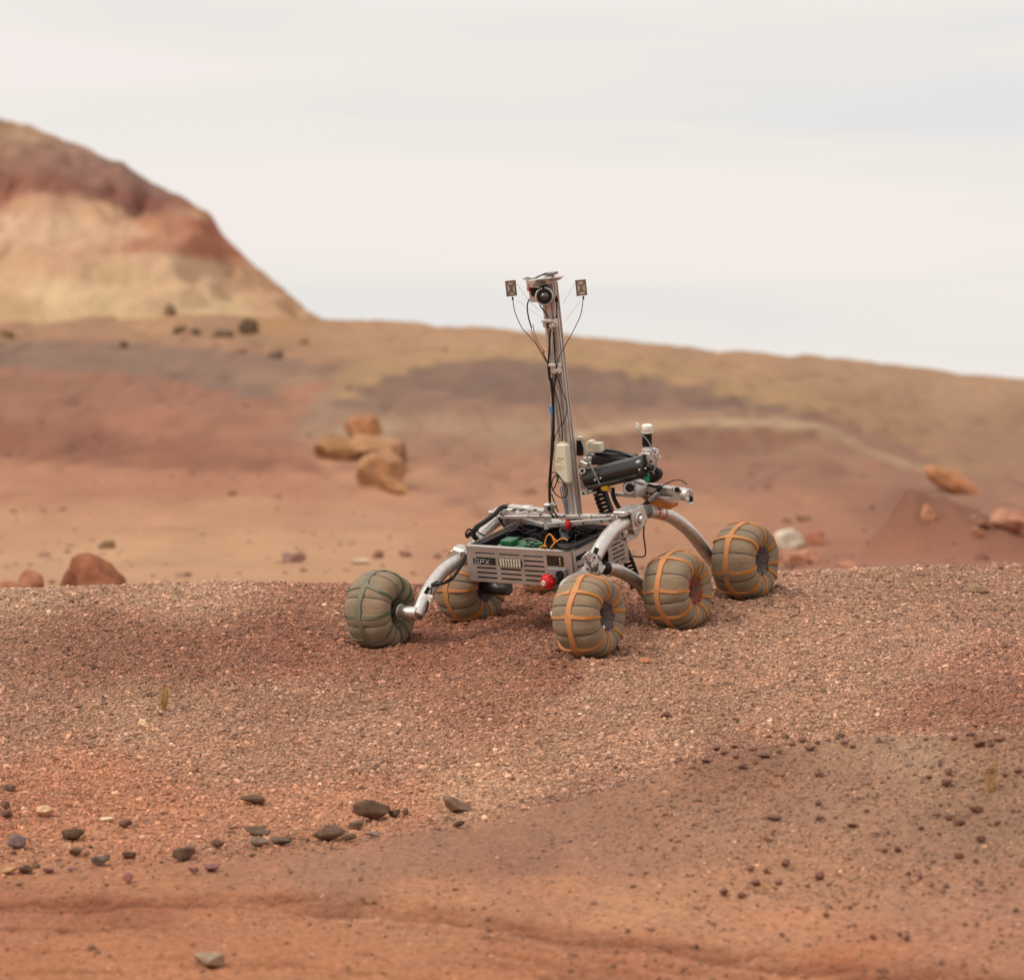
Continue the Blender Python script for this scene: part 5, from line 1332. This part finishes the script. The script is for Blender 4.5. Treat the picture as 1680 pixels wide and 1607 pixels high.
# antennas
def antenna(px, py, label, cab, stays):
    an = MB(); c = M(px, py, -.05); X = (MRi @ Vector((1, 0, 0))); X = X.normalized()
    yv = (MRi @ (CAMP - r2w(c))).normalized(); Z = MRi @ (CAMR @ Vector((-.10, 1, 0))); Z = (Z - yv * Z.dot(yv)).normalized(); X = Z.cross(-yv).normalized() * 1; X = -X if (MR @ X).x < 0 else X
    Y = Z.cross(X)
    Rm = Matrix((X, Y, Z)).transposed()
    w_, h_ = .0350, .0520
    an.box(c, (w_, .003, h_), Rm)
    o = apart(an, 'antenna_panel', mat('antenna_substrate', (.40, .33, .24), rough=.55, var=.2), label)
    ap_ = MB(); f = -Y * .0022 if (MR @ Y).y > 0 else Y * .0022
    for s_ in (-1, 1):
        ap_.box(c + X * s_ * (w_ / 2 - .002) + f, (.005, .001, h_ + .001), Rm); ap_.box(c + Z * s_ * (h_ / 2 - .002) + f, (w_, .0011, .005), Rm)
    for sx_, sz_ in ((1, 1), (-1, 1)):
        d = (X * (w_ - .008) * sx_ + Z * (h_ - .010) * sz_); x = d.normalized(); y = Y; z = x.cross(y)
        ap_.box(c + f * (1.2 + .2 * sx_), (d.length, .001, .0035 if sx_ > 0 else .0026), Matrix((x, y, z)).transposed())
    for q in (-1, 1): ap_.box(c + f * 1.1 + Z * q * .010 , (.010, .001, .004), Rm)
    sub(ap_, 'antenna_track', mat('antenna_copper', (.13, .085, .065), rough=.5), o)
    cc = MB(); cc.tube(spline([M(a, b, -.05) for a, b in cab], 8), .0014, 6); cc.cyl(M(cab[0][0], cab[0][1] - 2, -.05), M(cab[0][0] + .3, cab[0][1] + 3, -.05), .003, 8); sub(cc, 'antenna_cable', RUBB, o)
    st = MB()
    for a, b in stays: st.tube([M(*a, -.05), M(*b, -.03)], .0006, 5)
    sub(st, 'clear_stay', mat('clear_line', (.50, .47, .44), rough=.2), o)
antenna(838.5, 473, 'left square antenna board held out from the mast', [(841, 489), (845, 512), (856, 537), (870, 553), (882, 568), (893, 588), (903, 602)], [((847, 464), (868, 494)), ((868, 494), (888, 512)), ((848, 492), (890, 522))])
antenna(953.5, 472, 'right square antenna board held out from the mast', [(957, 488), (953, 515), (942, 540), (928, 565), (918, 585), (914, 602)], [((943, 465), (924, 498)), ((952, 494), (927, 527))])
hc = MB(); hc.tube(spline([M(a, b, -.05) for a, b in [(876, 487), (868, 492), (865, 503), (867, 520), (872, 538)]], 8), .0024, 8)
hc.tube(spline([M(a, b, -.04) for a, b in [(885, 500), (890, 507), (900, 520)]], 8), .0022, 8); hc.tube(spline([M(a, b, -.035) for a, b in [(913, 485), (914, 505), (913, 522)]], 8), .0022, 8); hc.box(M(913, 492, -.03), (.010, .008, .014), bev=.001)
hc.tube(spline([M(a, b, -.045) for a, b in [(890, 577), (896, 590), (902, 603)]], 6), .002, 6)
apart(hc, 'camera_cable', RUBB)
hw = MB()
for o_ in (0, 3.5): hw.tube(spline([M(a + o_, b, -.05) for a, b in [(871, 532), (873, 545), (879, 560), (886, 572), (891, 577)]], 6), .0014, 6)
hw.ball(M(891, 577, -.05), (.005, .005, .007), 8, 6); apart(hw, 'red_wires', mat('brick_wire', (.33, .11, .06)))

# ---------- robot arm
al = ml + .04
A = lambda px, py, dl=0.0: RP(px, py, l=al + dl)
at_ = MB(); at_.tube([A(966, 786, -.02), A(1052, 766, -.02)], .0385, 28); at_.tube([A(1050, 766.5, -.02), A(1062, 764, -.02), A(1064, 763.6, -.02)], [.0395, .0395, .034], 28)
arm = apart(at_, 'robot_arm', TUBEB, 'folded robot arm of two fat black tubes')
tu = MB(); tu.tube([A(968, 749, .10), A(1042, 757, .10)], .0265, 24); tu.tube([A(966, 749, .10), A(972, 749.6, .10), A(975, 750, .10)], [.022, .0275, .0275], 24); tu.tube(spline([A(975, 740, .08), A(1000, 739, .08), A(1025, 744, .08), A(1045, 750, .08)], 5), .006, 8)
sub(tu, 'rear_arm_tube', TUBEB, arm)
eb_ = MB(); eb_.ball(A(1071, 779, 0), (.036, .035, .026), 20, 12, R=Matrix.Rotation(-.25, 3, 'Y')); eb_.ball(A(1057, 772, -.01), (.032, .035, .030), 18, 10); eb_.box(A(970, 795, 0), (.026, .04, .035), Matrix.Rotation(.3, 3, 'Y'), bev=.004)
eb_.tube(spline([A(1062, 765, -.03), A(1072, 768, -.03), A(1079, 774, -.02)], 4), .010, 10); eb_.tube([A(974, 792, 0), A(982, 808, 0)], .017, 14)
eb_.tube(spline([A(1005, 800, 0), A(1006, 812, 0), A(1011, 825, 0), A(1019, 838, 0)], 5), .0075, 12)
sub(eb_, 'elbow', BLACK, arm)
bo = MB()
for (a, b) in ((1049, 770), (1059, 768), (976, 787), (985, 784)): bo.cyl(A(a, b, -.05), A(a, b, -.0625), .0035, 10)
sub(bo, 'bolt', ALU, arm)
mo = MB(); mo.cyl(A(1061.5, 731, 0), A(1061.5, 707, 0), .0165, 22); mo.box(A(1078, 733, 0), (.004, .004, .004)); mo.cyl(A(951.5, 746, -.01), A(951.5, 722, -.01), .0125, 18)
sub(mo, 'motor', BLACK, arm)
mp_ = MB(); mp_.cyl(A(1061.5, 707, 0), A(1061.5, 697, 0), .0185, 24, bev=.0015); mp_.cyl(A(1061.5, 709, 0), A(1061.5, 707, 0), .020, 24); mp_.ring(A(1046, 698, -.02), (.3, 1, 0), .0065, .003)
mp_.cyl(A(951.5, 721, -.01), A(951.5, 716, -.01), .0095, 18)
sub(mp_, 'motor_cap', WHITE, arm)
mw = MB(); mw.tube(spline([A(1046, 705, -.025), A(1053, 712, -.025), A(1062, 722, -.025), A(1068, 733, -.025), A(1073, 745, -.025), A(1076, 760, -.03), A(1072, 776, -.04)], 6), .0023, 7)
mw.tube(spline([A(953, 718, -.02), A(959, 735, -.05), A(965, 755, -.06), A(975, 775, -.065), A(985, 795, -.06)], 6), .0032, 7); sub(mw, 'arm_wire', GREYM, arm)
br = MB(); br.box(A(1066, 744, 0), (.055, .03, .010), bev=.002); br.box(A(1066, 737, 0), (.045, .03, .006), bev=.001)
for (a, b) in ((1056, 743), (1069, 743), (1079, 738), (1083, 748), (1050, 746)): br.cyl(A(a, b, -.02), A(a, b, -.03), .0045, 10)
br.prism([A(1060, 748, -.025), A(1078, 748, -.025), A(1077, 760, -.025), A(1074, 778, -.025), A(1065, 779, -.025), A(1062, 760, -.025)], (0, .006, 0))
br.box(A(1066, 755, .02), (.035, .006, .05), bev=.001)
# shoulder carriage on the mast
br.box(A(958, 786, -.03), (.030, .012, .105), bev=.002); br.box(A(960, 760, -.03), (.034, .03, .020), Matrix.Rotation(.3, 3, 'Y'), bev=.003); br.box(A(964, 752, -.03), (.026, .02, .012), bev=.002)
br.cyl(A(955, 772, -.05), A(955, 772, -.03), .011, 16); br.cyl(A(957, 809, -.05), A(957, 809, -.03), .010, 16); br.box(A(972, 806, -.02), (.03, .02, .010), Matrix.Rotation(.3, 3, 'Y'), bev=.002); br.ball(A(1000, 805, -.02), (.008, .008, .006), 10, 6)
sub(br, 'arm_bracket', ALUW, arm)
bd = MB()
for (a, b, r) in ((955, 772, .006), (953, 784, .003), (960, 784, .003), (957, 809, .005), (1068, 757, .005), (1072, 766, .004), (1068, 744, .003), (1075, 742, .003), (956, 798, .0025), (966, 763, .003)): bd.cyl(A(a, b, -.05), A(a, b, -.054), r, 10)
sub(bd, 'bracket_hole', BLACK, arm)
sub(MB().cyl(A(988.5, 799, -.03), A(999, 799.5, -.03), .0125, 16, bev=.002), 'yellow_cap', YEL, arm)
sub(MB().cyl(A(1061, 774, -.03), A(1062, 788, -.03), .0125, 14, bev=.002), 'green_tape', GRT, arm)
bx_ = MB(); bx_.box(A(976, 733, .06), (.058, .03, .032), bev=.002); bx_.box(A(970, 727, .06), (.018, .032, .02), bev=.002); sub(bx_, 'arm_controller', CREAM, arm)
# gripper
gp = MB(); 
bar(gp, A(1028, 797, .02), A(1060, 802, .02), .035, .052); bar(gp, A(1058, 802, .02), A(1122, 811, .02), .030, .040); gp.cyl(A(1052, 795, 0), A(1050, 812, 0), .024, 20, bev=.003); gp.cyl(A(1033, 800, -.02), A(1033, 800, .05), .024, 20, bev=.003)
gp.cyl(A(1118, 809, .02), A(1133, 813, .02), .0205, 22, bev=.003); gp.ring(A(1128, 812, .0), (1, 0, -.2), .019, .0035); bar(gp, A(1126, 815, 0), A(1134, 828, 0), .02, .005); bar(gp, A(1012, 810, .02), A(1044, 814, .02), .02, .010)
gpo = sub(gp, 'gripper', ALUW, arm)
gd_ = MB(); gd_.box(A(1111, 803, 0), (.016, .006, .016)); gd_.cyl(A(1103, 801, .003), A(1103, 801, -.002), .003, 8); gd_.cyl(A(1100, 813, .003), A(1100, 813, -.002), .003, 8); gd_.cyl(A(1033, 800, -.021), A(1033, 800, -.025), .015, 14)
for k in range(9): gd_.box(A(1062 + k * 4.2, 809 + k * .4, .0), (.004, .004, .006))
gd_.tube(spline([A(1078, 803, -.02), A(1090, 795, -.02), A(1105, 788, -.02), A(1118, 788, -.02), A(1127, 795, -.02)], 6), .0020, 6); gd_.tube(spline([A(1084, 798, -.02), A(1078, 806, -.02), A(1070, 814, -.02)], 6), .008, 8)
gd_.tube(spline([A(1064, 822, -.02), A(1055, 831, -.02), A(1048, 840, -.02)], 5), .0085, 10); gd_.ball(A(1134, 818, 0), (.006, .01, .012), 8, 6); gd_.tube(spline([A(1063, 795, -.01), A(1075, 798, -.01), A(1084, 797, -.01)], 5), .005, 8)
sub(gd_, 'gripper_fitting', BLACK, arm)
gs = MB(); gs.cyl(A(1080, 808, -.025), A(1066, 821, -.025), .0080, 12, bev=.001); sub(gs, 'cable_sleeve', GREYM, arm)
og = MB(); og.prism([A(1052, 815, .01), A(1066, 815, .01), A(1104, 827, .01), A(1104, 833, .01), A(1098, 836, .01), A(1066, 828, .01)], (0, .035, 0)); sub(og, 'orange_jaw', ORP, arm)
